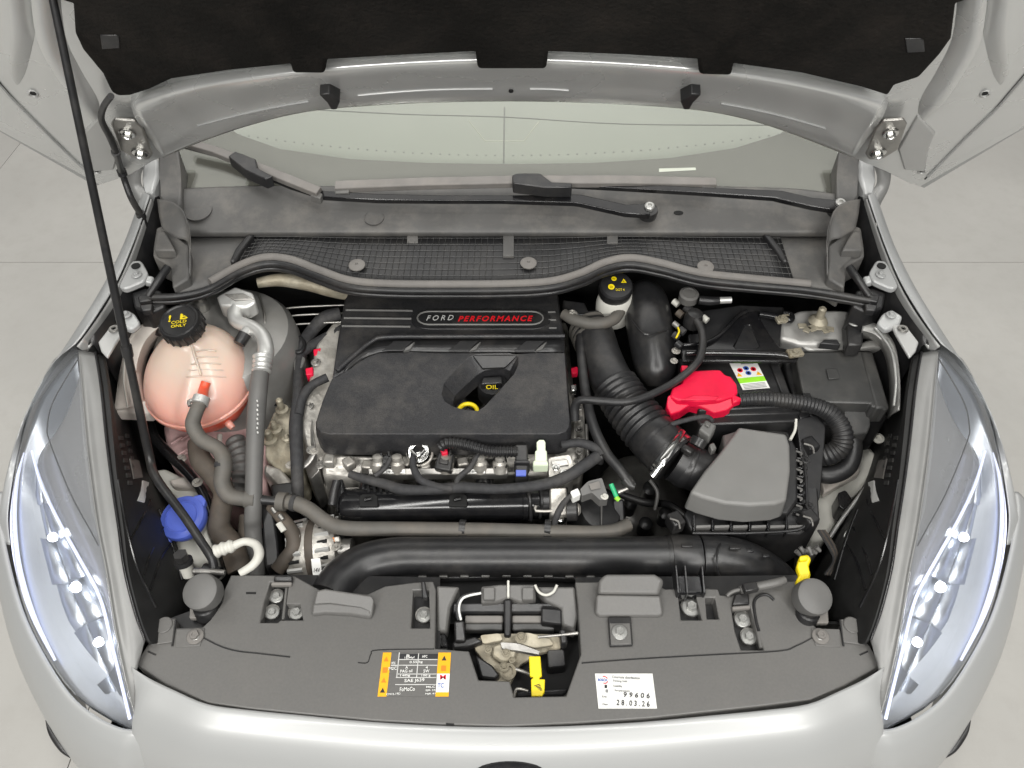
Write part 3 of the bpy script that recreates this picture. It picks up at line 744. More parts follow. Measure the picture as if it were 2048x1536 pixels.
# curved side covers of the scuttle
for s in SIDES:
    cv = thing('scuttle_side_cover', 'folded grey plastic cover between scuttle and the bonnet hinge ' + ('by the washer hose' if s < 0 else 'by the corner wiper pivot'), 'cover', PM(s, 345, 560, .93), 'scuttle corner covers')
    patch('curved_wall', [pts3([(314, 398, 1.015), (318, 430, 1.0), (324, 458, .985)], s=s), pts3([(345, 404, 1.018), (352, 440, 1.0), (352, 475, .98)], s=s), pts3([(366, 424, 1.012), (374, 452, .995), (376, 488, .972)], s=s), pts3([(378, 462, .99), (379, 510, .965), (378, 556, .94)], s=s)], 'cowl', cv, nu=4, nv=4, solid=.003)
    prism('lower_wall', [(312, 455, .975), (326, 450, .975), (376, 490, .965), (378, 556, .945), (345, 575, .94), (340, 530, .945), (305, 512, .955), (306, 495, .96)], None, .05, 'cowl', cv, .004, s=s)
    prism('step', [(313, 462, .982), (330, 462, .982), (350, 500, .972), (308, 500, .972)], None, .02, 'cowl', cv, .003, s=s)
    # white fender brackets
    br = thing('fender_bracket', 'white fender bracket with a dark hole ' + ('beside the prop rod and coolant tank' if s < 0 else 'beside the strut tower and fuse box'), 'bracket', PM(s, 270, 545, .93), 'white fender brackets')
    prism('plate', rnd([(236, 572, .945), (262, 521, .955), (282, 520, .955), (296, 545, .95), (288, 562, .945), (250, 578, .942)], .25, 3), None, .012, 'paint', br, .003, s=s)
    lathe('hole', PM(s, 272, 533, .9535), (0, 0, 1), [(.0075, 0), (.0075, .0025)], 'dark', br, 18)
    bolt(br, 0, 0, 0, 10, 'paint', at=PM(s, 273, 550, .950))
    prism('arm', [(284, 548, .948), (308, 552, .944), (303, 567, .938), (284, 562, .942)], None, .012, 'paint', br, .003, s=s)
    prism('lower_plate', rnd([(228, 632, .93), (250, 618, .932), (268, 626, .928), (280, 645, .92), (262, 660, .915), (235, 650, .92)], .25, 3), None, .012, 'paint', br, .003, s=s)
    bolt(br, 0, 0, 0, 10, 'paint', at=PM(s, 252, 630, .930))
    la = thing('lamp_support', 'grey sheet-metal tab at the headlamp top ' + ('beside the prop rod' if s < 0 else 'beside the silver wing sheet'), 'bracket', PM(s, 220, 680, .90), 'headlamp support tabs')
    prism('tab', [(196, 684, .912), (222, 650, .92), (252, 646, .92), (242, 668, .915), (214, 715, .905), (202, 702, .908)], None, .006, 'gutter', la, .002, s=s)
    lathe('tab_hole', PM(s, 228, 658, .9195), (0, 0, 1), [(.009, 0), (.008, .0022), (.004, .0022), (.0035, 0)], 'steel', la, 16)
    # black buffer block beside the bracket
    bk = thing('latch_block', 'black clip block below the white fender bracket ' + ('on the coolant tank side' if s < 0 else 'on the battery side'), 'block', PM(s, 295, 605, .90), 'black blocks under the brackets')
    prism('block', [(262, 585, .925), (290, 575, .928), (322, 580, .925), (330, 612, .915), (296, 628, .91), (268, 615, .915)], None, .06, 'black', bk, .004, s=s)
    prism('clip', [(275, 592, .932), (300, 588, .932), (302, 600, .928), (278, 604, .928)], None, .012, 'satin', bk, .002, s=s)
    prism('clip', [(278, 610, .926), (305, 606, .926), (302, 620, .92), (284, 622, .92)], None, .012, 'satin', bk, .002, s=s)
    tube3('strap', [(PM(s, 296, 592, .935), .006), (PM(s, 318, 560, .95), .007), (PM(s, 336, 534, .958), .007)], 'black', bk, 8, 4)
# ================================================================ wipers
def wiper(label, pivot, arm, blade, conn, tip_caps):
    w = thing('wiper', label, 'wiper', pivot[0], 'windscreen wipers')
    bm = bmesh.new()
    def ribbon(pts, hgt):
        # flat tapered bar: (u, v, z, half width px)
        rows_ = []
        for i, (u, v, z, hw) in enumerate(pts):
            p = P(u, v, z)
            a = P(*pts[max(i - 1, 0)][:3]); b = P(*pts[min(i + 1, len(pts) - 1)][:3])
            t = (b - a).normalized(); n = Vector((0, -.35, .94)); sd = t.cross(n).normalized(); q = hw * px(p)
            rows_.append([bm.verts.new(p + sd * q), bm.verts.new(p + sd * q * .8 + n * hgt), bm.verts.new(p - sd * q * .8 + n * hgt), bm.verts.new(p - sd * q)])
        for a, b in zip(rows_, rows_[1:]):
            for k in range(4): bm.faces.new((a[k], a[(k + 1) % 4], b[(k + 1) % 4], b[k]))
        bm.faces.new(rows_[0]); bm.faces.new(rows_[-1][::-1])
    ribbon(arm, .010)
    obj('arm', bm, 'gloss', w, 30, .0015)
    lathe('pivot_cap', pivot[0], (0, -.25, 1), [(.017, -.012), (.0175, .0), (.016, .006), (.009, .008)], 'satin', w, 20)
    lathe('pivot_nut', pivot[0], (0, -.25, 1), [(.0095, .005), (.0095, .015), (.007, .017), (.004, .017), (.0035, .014)], 'bolt', w, 6 if False else 14)
    bm = bmesh.new(); ribbon(blade, .012)
    b = obj('blade', bm, 'sealgrey', w, 30, .0015)
    # rubber squeegee edge below
    bm = bmesh.new(); ribbon([(u, v + 6, z - .004, 3) for u, v, z, h in blade], .005); obj('squeegee', bm, 'blackrubber', b, 30)
    prism('connector', conn, None, .022, 'satin', w, .002)
    for q in tip_caps: prism('end_cap', q, None, .014, 'slam', b, .0015)
    return w
wiper('black wiper pivoting mid-scuttle, its blade slanting up beside the pillar', (P(1297, 422, .990),),
      [(1297, 424, .990, 17), (1250, 424, .993, 13), (1160, 404, 1.0, 13), (1145, 403, 1.0, 12), (1000, 402, 1.0, 8), (890, 402, 1.0, 8), (760, 400, 1.0, 9), (650, 394, 1.002, 9), (585, 372, 1.006, 10), (515, 343, 1.012, 10)],
      [(365, 288, 1.047, 8), (430, 305, 1.037, 10), (490, 328, 1.024, 11), (570, 360, 1.019, 11), (640, 388, 1.012, 11)],
      [(456, 312, 1.053), (470, 302, 1.053), (512, 318, 1.048), (514, 335, 1.044), (545, 352, 1.038), (530, 358, 1.036), (490, 340, 1.042)],
      [[(628, 380, 1.016), (645, 387, 1.014), (640, 397, 1.012), (620, 390, 1.014)]])
wiper('black wiper pivoting in the scuttle corner, its blade lying level along the glass', (P(1676, 415, 1.0),),
      [(1676, 417, 1.0, 15), (1620, 410, 1.002, 13), (1560, 396, 1.006, 13), (1545, 394, 1.007, 11), (1400, 386, 1.01, 8), (1250, 378, 1.012, 7), (1140, 372, 1.013, 7), (1100, 368, 1.014, 8)],
      [(672, 377, 1.012, 12), (850, 370, 1.018, 12), (1040, 366, 1.022, 12), (1250, 366, 1.02, 12), (1430, 370, 1.014, 11)],
      [(1024, 350, 1.046), (1034, 346, 1.046), (1080, 346, 1.046), (1104, 364, 1.04), (1144, 366, 1.038), (1144, 374, 1.036), (1090, 374, 1.038), (1026, 366, 1.04)],
      [[(670, 368, 1.02), (698, 366, 1.022), (698, 384, 1.016), (670, 386, 1.014)], [(1404, 362, 1.022), (1428, 364, 1.02), (1432, 376, 1.016), (1404, 376, 1.018)]])
# ================================================================ engine cover
ec = thing('engine_cover', 'black plastic engine cover with red and white lettering and an oil-filler opening', 'engine cover', P(890, 740, .745))
rear_o = [(690, 588, .822), (1117, 588, .822), (1124, 640, .824), (1130, 706, .826), (1000, 706, .826), (757, 706, .826), (676, 750, .822), (664, 756, .822), (676, 672, .822)]
prism('rear_panel', rear_o, None, .07, 'cover', ec, .004)
outer = rnd([(661, 756, .823), (757, 705, .832), (1130, 705, .832), (1141, 868, .803), (632, 868, .803)], .0)
outer = [(664, 758, .822), (676, 752, .823), (700, 738, .826), (735, 714, .831), (757, 706, .832), (1000, 706, .832), (1129, 706, .832), (1133, 770, .822), (1139, 840, .809), (1138, 853, .807), (1131, 863, .805), (1115, 868, .804), (1000, 868, .804), (800, 868, .804), (660, 868, .804), (642, 864, .805), (634, 854, .806), (634, 840, .808), (648, 796, .816)]
def zc(v): return .832 - (v - 706) / 162 * .028
hole = [(882, 788), (888, 766), (912, 738), (938, 714), (955, 708), (990, 707), (1020, 707), (1036, 711), (1037, 728), (1028, 748), (998, 782), (968, 814), (955, 822), (930, 820), (905, 813), (888, 802)]
hole = [(u, v, zc(v)) for u, v in hole]
inner = [(906, 806), (910, 792), (930, 772), (955, 750), (968, 742), (990, 738), (1008, 738), (1020, 742), (1024, 748), (1020, 757), (994, 785), (967, 815), (955, 822.5), (932, 821), (915, 817), (908, 812)]
inner = [(u, v + .0, zc(v) - .020 if v < 800 else zc(v) - .004 - .012 * max(0, (815 - v)) / 15) for u, v in inner]
bm = bmesh.new()
lo = [bm.verts.new(p) for p in pts3(outer)]; lh = [bm.verts.new(p) for p in pts3(hole)]; li = [bm.verts.new(p) for p in pts3(inner)]
ed = [bm.edges.new((l[i], l[(i + 1) % len(l)])) for l in (lo, lh) for i in range(len(l))]
bmesh.ops.triangle_fill(bm, use_beauty=True, use_dissolve=False, edges=ed)
ctr = sum((v.co for v in lo), Vector()) / len(lo)
prev = lo
for dz, fl in ((.006, .003), (.02, .005), (.056, .004)):
    nxt = []
    for v in lo:
        d = Vector((v.co.x - ctr.x, v.co.y - ctr.y, 0)).normalized()
        nxt.append(bm.verts.new(v.co + d * fl - Vector((0, 0, dz))))
    for i in range(len(lo)):
        j = (i + 1) % len(lo); bm.faces.new((prev[i], nxt[i], nxt[j], prev[j]))
    prev = nxt
for i in range(len(lh)):
    j = (i + 1) % len(lh); bm.faces.new((lh[i], li[i], li[j], lh[j]))
lw = [bm.verts.new(v.co - Vector((0, 0, .03))) for v in li]
for i in range(len(li)):
    j = (i + 1) % len(li); bm.faces.new((li[i], lw[i], lw[j], li[j]))
bmesh.ops.recalc_face_normals(bm, faces=bm.faces)
tf = [f for f in bm.faces if abs(f.normal.z) > .9]
if sum(f.normal.z for f in tf) < 0: bmesh.ops.reverse_faces(bm, faces=bm.faces)
dome = obj('front_dome', bm, 'cover', ec, 28, .0025, 3, recalc=False)
prism('filler_scoop', [(946, 711, .8335), (1034, 711, .8335), (1010, 735, .818), (965, 737, .816)], None, .004, 'satin', dome, .001)
# ridge, side channel and slanted vents of the cover
tube('ridge', [(674, 742, .826, 5), (712, 708, .831, 5), (745, 682, .836, 5), (775, 674, .838, 5), (900, 673, .838, 5), (1129, 672, .838, 5)], 'cover', ec, sides=10, n=6)
patch('vent_band', [pts3([(690, 734, .828), (755, 688, .835), (900, 680, .836), (1129, 679, .836)]), pts3([(688, 746, .824), (757, 705, .830), (900, 704, .830), (1129, 704, .830)])], 'satin', ec, nu=5, nv=2, solid=.003)
for u in (764, 896, 1028):
    prism('slanted_vent', [(u + 24, 681, .8375), (u + 62, 681, .8375), (u + 42, 701, .8325), (u, 701, .8325)], None, .006, 'black', ec, .0012)
    prism('vent_highlight', [(u + 66, 682, .840), (u + 57, 697, .836), (u + 42, 702, .833), (u + 47, 697, .836)], None, .008, 'greyplastic', ec, .001)  # pale sliver modelled as the triangular highlight beside each vent
for i in range(3):
    v = 620 + i * 16
    tube('raised_line', [(692 - i * 4, v, .8245, 2.6), (825 - i * 2, v + 1.5, .8245, 2.6)], 'greyplastic', ec, sides=8, n=1)
    tube('raised_line', [(1096 + i, v + 4, .8245, 2.4), (1111 + i, v + 4, .8245, 2.4)], 'greyplastic', ec, sides=8, n=1)
# badge plaque
def stadium(u0, u1, v, h, z, n=8):
    L = []
    for k in range(n + 1):
        t = math.pi / 2 + math.pi * k / n; L.append((u0 + h * .5 + math.cos(t) * h * .9, v - math.sin(t) * h * .5, z))
    for k in range(n + 1):
        t = -math.pi / 2 + math.pi * k / n; L.append((u1 - h * .5 + math.cos(t) * h * .9, v - math.sin(t) * h * .5, z))
    return L
plq = prism('badge_surround', stadium(838, 1086, 638, 40, .8262), None, .005, 'black', ec, .0012)
prism('badge', stadium(845, 1075, 636, 25, .8272), None, .004, 'satin', plq, .0008)
ring = stadium(845, 1076, 636, 26, .8275)
tube('badge_rim', ring + [ring[0]], 'boxlid', plq, r=1.8, sides=6, n=1)
text(ec, 'FORD', 880, 635.5, .8282, 54, 10, 'fadedwhite', 'white_lettering', .3, bold=.0, space=1.5)
text(ec, 'PERFORMANCE', 991, 637, .8282, 150, 11, 'redprint', 'red_lettering', .3, bold=.03, space=1.3)
# oil cap and dipstick below the opening
oc = thing('oil_filler_cap', 'black oil filler cap with yellow print seen through the engine cover opening', 'cap', P(985, 765, .76))
lathe('cap', P(985, 770, .775), (0, -.1, 1), [(.028, -.03), (.028, .0), (.026, .006), (.018, .008), (.018, .006), (0, .006)], 'black', oc, 24)
prism('grip', [(962, 768, .795), (1005, 766, .795), (1003, 752, .798), (966, 754, .798)], None, .014, 'satin', oc, .002)
text(oc, 'OIL', 984, 774, .7965, 24, 8, 'yellow')
ds = thing('dipstick', 'yellow ring handle of the oil dipstick at the front of the cover opening', 'dipstick', P(936, 822, .76))
ringp = [P(936 + 19 * math.cos(t), 824 - 16 * math.sin(t), .793) for t in [math.pi * 2 * k / 14 for k in range(15)]]
tube3('ring', [(p, .0042) for p in ringp], 'yellow', ds, 8, 2)
tube('stem', [(936, 822, .785, 5), (936, 818, .72, 5)], 'black', ds, n=1)
# ================================================================ engine and front of the engine
en = thing('engine', 'grimy cast aluminium engine block showing around the black cover', 'engine', P(880, 900, .40))
prism('block', [(615, 700, .70), (1135, 640, .72), (1160, 900, .70), (1140, 960, .66), (640, 975, .66), (600, 900, .68)], None, .28, 'alu', en, .01)
prism('timing_case', rnd([(612, 790, .775), (630, 690, .79), (668, 640, .80), (700, 640, .79), (690, 900, .73), (650, 930, .715), (612, 905, .725), (600, 850, .75)], .2, 3), None, .12, 'alu', en, .006, 3)
prism('timing_case_flange', rnd([(604, 800, .755), (620, 790, .76), (628, 880, .74), (640, 940, .715), (620, 960, .70), (604, 920, .715)], .2, 3), None, .10, 'steel', en, .004)
for (u, v, z) in ((622, 900, .74), (618, 812, .76), (640, 930, .718), (632, 725, .79)): bolt(en, u, v, z, 10, 'steel')
prism('front_casting', [(640, 905, .735), (760, 910, .73), (1010, 905, .73), (1150, 880, .735), (1165, 945, .70), (1010, 960, .69), (720, 965, .69), (645, 955, .70)], None, .15, 'alu', en, .008, 3)
for i in range(9):
    u = 660 + i * 38; box('casting_lug', P(u, 922 + (i % 3) * 6, .735), (.018, .02, .02), 'alu', en, Matrix.Rotation(i * .7, 3, 'Z'), .003)
prism('right_casting', [(1145, 790, .74), (1168, 800, .735), (1172, 900, .71), (1160, 940, .70), (1142, 900, .71)], None, .2, 'alu', en, .005)
for i in range(6): bolt(en, 1158, 815 + i * 22, .742 - i * .005, 8, 'steel')
tube('steel_line', [(1172, 850, .745, 4), (1175, 900, .735, 4), (1178, 935, .725, 4)], 'steel', en)
# engine mount casting
mt = thing('engine_mount', 'rusty beige metal engine mount with studs between the thick hose and the engine', 'engine mount', P(560, 900, .60))
prism('arm', rnd([(532, 860, .745), (548, 822, .76), (592, 812, .76), (602, 850, .745), (604, 940, .705), (560, 945, .70), (530, 915, .715)], .15, 3), None, .10, 'rust', mt, .008, 3)
prism('foot', [(528, 925, .712), (560, 935, .708), (604, 980, .69), (604, 1010, .68), (565, 985, .685), (526, 945, .70)], None, .05, 'alu', mt, .006)
for (u, v, z, r, h) in ((565, 822, .765, 13, .03), (552, 862, .75, 13, .022), (541, 882, .742, 15, .026), (575, 880, .744, 9, .012)):
    p = P(u, v, z)
    st = lathe('stud', p, (0, 0, 1), [(r * px(p), 0), (r * px(p), .006), (r * px(p) * .55, .008), (r * px(p) * .5, h), (r * px(p) * .3, h + .003)], 'rust', mt, 14)
# coolant-side braided looms left of the cover
def loom(pts, label, m='tape', parent=None, r=10, name='wiring_loom', cat='loom', group=None, sides=10):
    o = tube(name, pts, m, parent, r=r, sides=sides)
    if parent is None: tag(o, label, cat, group)
    return o
loom([(680, 628, .80, 14), (650, 636, .80, 14), (625, 660, .79, 13), (606, 692, .785, 13), (597, 740, .78, 10), (596, 800, .775, 12), (592, 850, .76, 14), (594, 920, .74, 13), (596, 990, .71, 12), (600, 1010, .69, 11)], 'taped black wiring loom running down beside the engine cover to the hose joint')
loom([(688, 655, .785, 9), (655, 672, .785, 9), (625, 690, .785, 10), (605, 706, .785, 9)], 'short black cable joining the loom under the cover corner')
loom([(655, 755, .79, 9), (625, 770, .785, 9), (605, 795, .78, 10), (597, 830, .772, 10)], 'curved black cable leaving the engine cover flank toward the loom')
rg = tube3('loom_ring', [(P(596 + 13 * math.cos(t), 690 + 15 * math.sin(t), .795), .004) for t in [2 * math.pi * k / 12 for k in range(13)]], 'black', None, 8, 2)
tag(rg, 'black plastic ring clip where the cables branch beside the engine cover', 'clip')
ct = prism('loom_clip', rnd([(586, 722, .79), (598, 708, .79), (612, 716, .79), (602, 738, .787), (588, 742, .787)], .3, 3), None, .015, 'slam', None, .003); tag(ct, 'flat grey cable tie tail on the loom below the ring clip', 'cable tie')
for u, v in ((634, 704), (618, 742)):
    k = prism('red_connector', [(u - 8, v - 6, .79), (u + 8, v - 9, .79), (u + 8, v + 6, .786), (u - 6, v + 8, .786)], None, .02, 'red', None, .002)
    tag(k, 'red connector beside the loom ring clip' if v < 720 else 'red connector below the cable tie tail', 'connector', 'red connectors by the cover')
# plenum duct under the seal on the left of the cover
pn = tube('heat_pipe', [(515, 566, .885, 10), (560, 560, .885, 13), (620, 568, .88, 15), (660, 580, .87, 14), (690, 590, .85, 10)], 'rust', None, sides=14); tag(pn, 'dull beige metal pipe curving just under the scuttle seal', 'pipe')
# ---------------------------------------------------------------- fuel rail and connectors
fr = thing('fuel_rail', 'square metal fuel rail with two white stickers in front of the engine cover', 'fuel rail', P(875, 945, .70))
prism('rail', [(736, 936, .752), (1016, 935, .752), (1016, 948, .745), (736, 950, .745)], None, .016, 'steel', fr, .002)
for u in (790, 950): 
    quad('sticker', [(u - 28, 938.5, .7535), (u + 20, 938.5, .7535), (u + 20, 946.5, .7495), (u - 28, 946.5, .7495)], None, 'white', fr)
    text(fr, 'III-II-IIII', u - 2, 943, .7525, 30, 4, 'ink')
for u in (757, 795, 893, 960, 1000): lathe('injector', P(u, 932, .752), (0, .35, 1), [(.013, -.01), (.013, .008), (.009, .012), (.009, .02), (.005, .022)], 'alu', fr, 14)
def connector(u, v, z, w, h, d, m, label, rot=0, group=None, extra=None):
    t = thing('connector', label, 'connector', P(u, v, z - d), group)
    p = P(u, v, z); k = px(p); R = Matrix.Rotation(rot, 3, 'Z') @ Matrix.Rotation(.3, 3, 'X')
    box('housing', p - Vector((0, 0, d / 2)), (w * k, h * k * 1.1, d), m, t, R, .003)
    box('clip', p + R @ Vector((0, -h * k * .25, .002)), (w * k * .55, h * k * .35, .008), 'satin' if m == 'black' else m, t, R, .0015)
    for sx in (-.25, .25): box('rib', p + R @ Vector((sx * w * k, h * k * .3, .003)), (w * k * .14, h * k * .4, .006), m, t, R, .001)
    return t
connector(772, 918, .765, 30, 26, .03, 'black', 'black injector connector just left of the chrome pipe end, below the cover edge'.replace('just left of', 'beside'), .3)
connector(890, 916, .768, 34, 34, .04, 'black', 'black connector with a red lock at the start of the ribbed conduit', -.2)
rl = prism('connector_lock', [(880, 898, .782), (894, 894, .782), (896, 906, .778), (884, 908, .778)], None, .012, 'red', None, .002); tag(rl, 'small red lock tab on a black connector below the cover edge', 'lock tab')
connector(1000, 915, .765, 26, 30, .03, 'black', 'black connector half under the ribbed conduit near the rail end', .1)
# chrome breather end
ch = thing('chrome_pipe_end', 'shiny metal pipe end with a clip poking from under the cover edge', 'pipe', P(840, 915, .72))
lathe('pipe', P(838, 905, .765), (0, -.5, .85), [(.02, -.03), (.021, 0), (.018, .006), (.012, .006), (.012, -.01)], 'chrome', ch, 22)
lathe('collar', P(838, 905, .765), (0, -.5, .85), [(.024, -.02), (.024, -.012), (.021, -.01)], 'alu', ch, 22)
tube('clip', [(822, 900, .785, 3), (836, 912, .785, 3), (850, 900, .785, 3)], 'chrome', ch, n=4)
# ribbed conduit
cd = tube('ribbed_conduit', [(880, 895, .79, 10), (895, 886, .797, 11), (930, 890, .795, 11), (980, 902, .787, 11), (1035, 903, .785, 11)], 'black', None, sides=14, n=8, wave=(.0062, .10)); tag(cd, 'black ribbed conduit lying across the front of the engine cover', 'conduit')
bc = thing('ignition_connector', 'tall black connector block with a small blue label beside the pale green plug', 'connector', P(1046, 950, .70))
prism('housing', [(1030, 888, .795), (1056, 888, .795), (1057, 950, .765), (1030, 952, .765)], None, .04, 'satin', bc, .003)
prism('label', [(1032, 940, .773), (1052, 940, .773), (1052, 951, .768), (1032, 951, .768)], None, .003, 'blue', bc, 0)
prism('ledge', [(1028, 920, .785), (1060, 920, .785), (1060, 926, .782), (1028, 926, .782)], None, .03, 'black', bc, .002)
gp = thing('green_plug', 'pale green upright plastic plug on a wide base by the throttle', 'plug', P(1082, 928, .72))
prism('plug', [(1073, 884, .797), (1078, 879, .798), (1088, 879, .798), (1091, 884, .797), (1091, 900, .79), (1094, 902, .788), (1094, 926, .776), (1070, 926, .776), (1070, 902, .788), (1074, 900, .79)], None, .022, 'palegreen', gp, .002)
prism('base', [(1066, 921, .779), (1096, 921, .779), (1097, 931, .774), (1066, 931, .774)], None, .02, 'palegreen', gp, .002)
# throttle body group
tb = thing('throttle_body', 'bright cast metal throttle body with a bracket beside the black inlet manifold', 'throttle body', P(1120, 960, .62))
prism('upper_casting', rnd([(1096, 915, .765), (1140, 908, .768), (1150, 938, .755), (1132, 958, .745), (1098, 960, .745)], .15, 3), None, .06, 'alu', tb, .005, 3)
prism('window', [(1102, 922, .7685), (1134, 918, .7685), (1138, 930, .763), (1106, 934, .763)], None, .003, 'steel', tb, .001)
prism('flange', [(1099, 975, .742), (1134, 974, .742), (1136, 1032, .71), (1100, 1032, .71)], None, .05, 'alu', tb, .003)
lathe('bearing', P(1120, 1035, .70), (.1, -.5, .6), [(.012, -.01), (.012, .006), (.006, .008), (.006, .002)], 'chrome', tb, 18)
lathe('end_cap', P(1140, 1020, .715), (1, 0, .05), [(.02, -.006), (.02, .01), (.016, .013)], 'black', tb, 20)
lathe('end_bolt', P(1152, 1019, .718), (1, 0, .05), [(.011, -.002), (.011, .004), (.006, .008)], 'alu', tb, 16)
bolt(tb, 1112, 935, .768, 8, 'chrome'); bolt(tb, 1128, 946, .76, 8, 'chrome')
# pressure sensor with white plug
ps = thing('pressure_sensor', 'dark grey sensor with a white plug and data-matrix print', 'sensor', P(1185, 980, .70))
prism('body', rnd([(1160, 978, .755), (1176, 962, .758), (1204, 955, .76), (1214, 985, .75), (1216, 998, .745), (1200, 1000, .745), (1184, 985, .75), (1164, 992, .75)], .12, 3), None, .02, 'greyplastic', ps, .002)
quad('print', [(1178, 968, .7605), (1198, 962, .7605), (1202, 976, .757), (1182, 980, .757)], None, 'sealgrey', ps)
bolt(ps, 1209, 993, .747, 8, 'natural')
prism('plug', [(1140, 982, .758), (1156, 975, .76), (1162, 988, .755), (1146, 996, .752)], None, .018, 'white', ps, .002)
tube('cable', [(1142, 990, .75, 4), (1128, 1005, .745, 6), (1116, 1026, .74, 7), (1108, 1048, .72, 7)], 'tape', ps)
# green quick coupling on vacuum line
qc = thing('green_coupling', 'green and lime quick-release clip on the end of the black vacuum hose', 'clip', P(1232, 985, .70))
tube('clip', [(1222, 968, .757, 5), (1228, 982, .752, 5), (1233, 994, .748, 5)], 'green', qc)
tube('lock', [(1231, 994, .748, 5), (1238, 1000, .745, 5)], 'lime', qc, n=1)
tube('nipple', [(1236, 985, .752, 5), (1250, 979, .755, 4), (1264, 973, .757, 5)], 'steel', qc, n=4)
vh = tube('vacuum_hose', [(1160, 672, .82, 8), (1163, 720, .82, 9), (1172, 790, .805, 10), (1186, 850, .79, 11), (1212, 905, .775, 11), (1240, 940, .768, 11), (1258, 966, .76, 11)], 'blackrubber', None, sides=12); tag(vh, 'straight black hose descending beside the engine cover to the green clip', 'hose')
tube('elbow', [(1252, 958, .762, 14), (1262, 970, .758, 12), (1270, 974, .757, 9)], 'satin', vh, n=4)
# inlet manifold
im = thing('inlet_manifold', 'glossy black tubular inlet manifold lying across the front of the engine', 'manifold', P(900, 1010, .60))
c0, c1 = P(686, 1012, .70), P(1055, 1004, .70)
ax = (c1 - c0); Ln = ax.length
lathe('plenum', c0, ax, [(.022, -.004), (.029, .0), (.032, .008), (.032, Ln * .97), (.034, Ln * .975), (.034, Ln), (.030, Ln + .002), (.030, Ln + .02)], 'gloss', im, 40)
lathe('outlet_neck', c1, ax, [(.029, .0), (.027, .03), (.024, .055), (.024, .07)], 'satin', im, 28)
for u in (737, 916):
    prism('mount_recess', [(u - 18, 992, .7335), (u - 12, 988, .734), (u + 12, 988, .734), (u + 18, 992, .7335), (u + 18, 1012, .7325), (u - 18, 1012, .7325)], None, .006, 'dark', im, .001)
    tube('mount_eye', [(u - 8, 1000, .7365, 4), (u + 6, 997, .7365, 4)], 'gloss', im, n=1)
for u in (735, 850, 965):
    tube('runner', [(u, 990, .71, 22), (u + 2, 970, .715, 20), (u + 4, 950, .70, 20)], 'gloss', im, sides=14)
for k in range(9): tube('runner_rib', [(735 + k * 12, 972, .735, 3), (738 + k * 12, 984, .733, 3)], 'black', im, n=1)
prism('side_lug', [(672, 960, .74), (686, 955, .742), (690, 1008, .72), (680, 1020, .715), (668, 1010, .718)], None, .03, 'black', im, .004)
tube('side_nipple', [(674, 962, .745, 9), (668, 985, .738, 9), (664, 1010, .728, 9)], 'satin', im)
tube('neck_strap', [(1052, 968, .735, 4), (1060, 1000, .732, 4), (1062, 1040, .70, 4)], 'satin', im)
tube('neck_strap', [(1080, 975, .735, 3), (1084, 1004, .73, 3), (1080, 1036, .70, 3)], 'satin', im)
tube('stay', [(1072, 1012, .74, 3), (1072, 1022, .738, 3), (1105, 1022, .738, 3)], 'alu', im, n=2)
# big dark turbo duct behind the coupling
td = thing('charge_duct', 'dark bulbous plastic charge duct between the sensor and the coolant hose end', 'duct', P(1200, 1030, .55))
lathe('bulb', P(1192, 1030, .655), (.2, -.2, 1), [(.05, -.06), (.056, -.02), (.052, .012), (.036, .03), (0, .036)], 'black', td, 28)
tube('rib', [(1203, 1010, .69, 2), (1203, 1030, .688, 2), (1203, 1052, .68, 2)], 'slam', td)
prism('bracket', [(1225, 1000, .69), (1248, 998, .69), (1250, 1045, .67), (1228, 1040, .67)], None, .03, 'black', td, .003)
# looms in front of the engine
loom([(700, 948, .755, 8), (730, 958, .757, 9), (770, 968, .757, 10), (800, 978, .757, 11), (850, 980, .757, 10), (920, 975, .757, 11), (1000, 978, .757, 10), (1080, 970, .757, 11), (1130, 955, .76, 12), (1170, 930, .768, 12), (1196, 912, .772, 12)], 'main taped loom sagging along the fuel rail and manifold')
loom([(828, 905, .775, 6), (826, 930, .77, 7), (840, 958, .765, 8), (870, 972, .762, 8), (905, 978, .76, 8)], 'looped taped cable hanging below the shiny pipe end')
loom([(780, 918, .77, 5), (770, 936, .767, 5), (750, 952, .762, 5)], 'thin cable crossing the fuel rail below the black injector connector')
loom([(956, 908, .775, 5), (940, 935, .768, 6), (918, 955, .764, 6), (912, 972, .76, 6)], 'thin cable crossing the middle of the fuel rail')
loom([(1122, 890, .78, 8), (1160, 886, .78, 9), (1195, 898, .775, 10), (1204, 912, .772, 11)], 'short taped branch beside the cover corner joining the main loom')
kn = prism('loom_clip', [(1192, 895, .78), (1212, 900, .778), (1208, 920, .77), (1190, 915, .772)], None, .02, 'black', None, .004); tag(kn, 'black clip gathering the looms near the bellows hose', 'clip')
loom([(782, 972, .762, 16), (798, 980, .76, 16)], '', 'black', None) if False else None
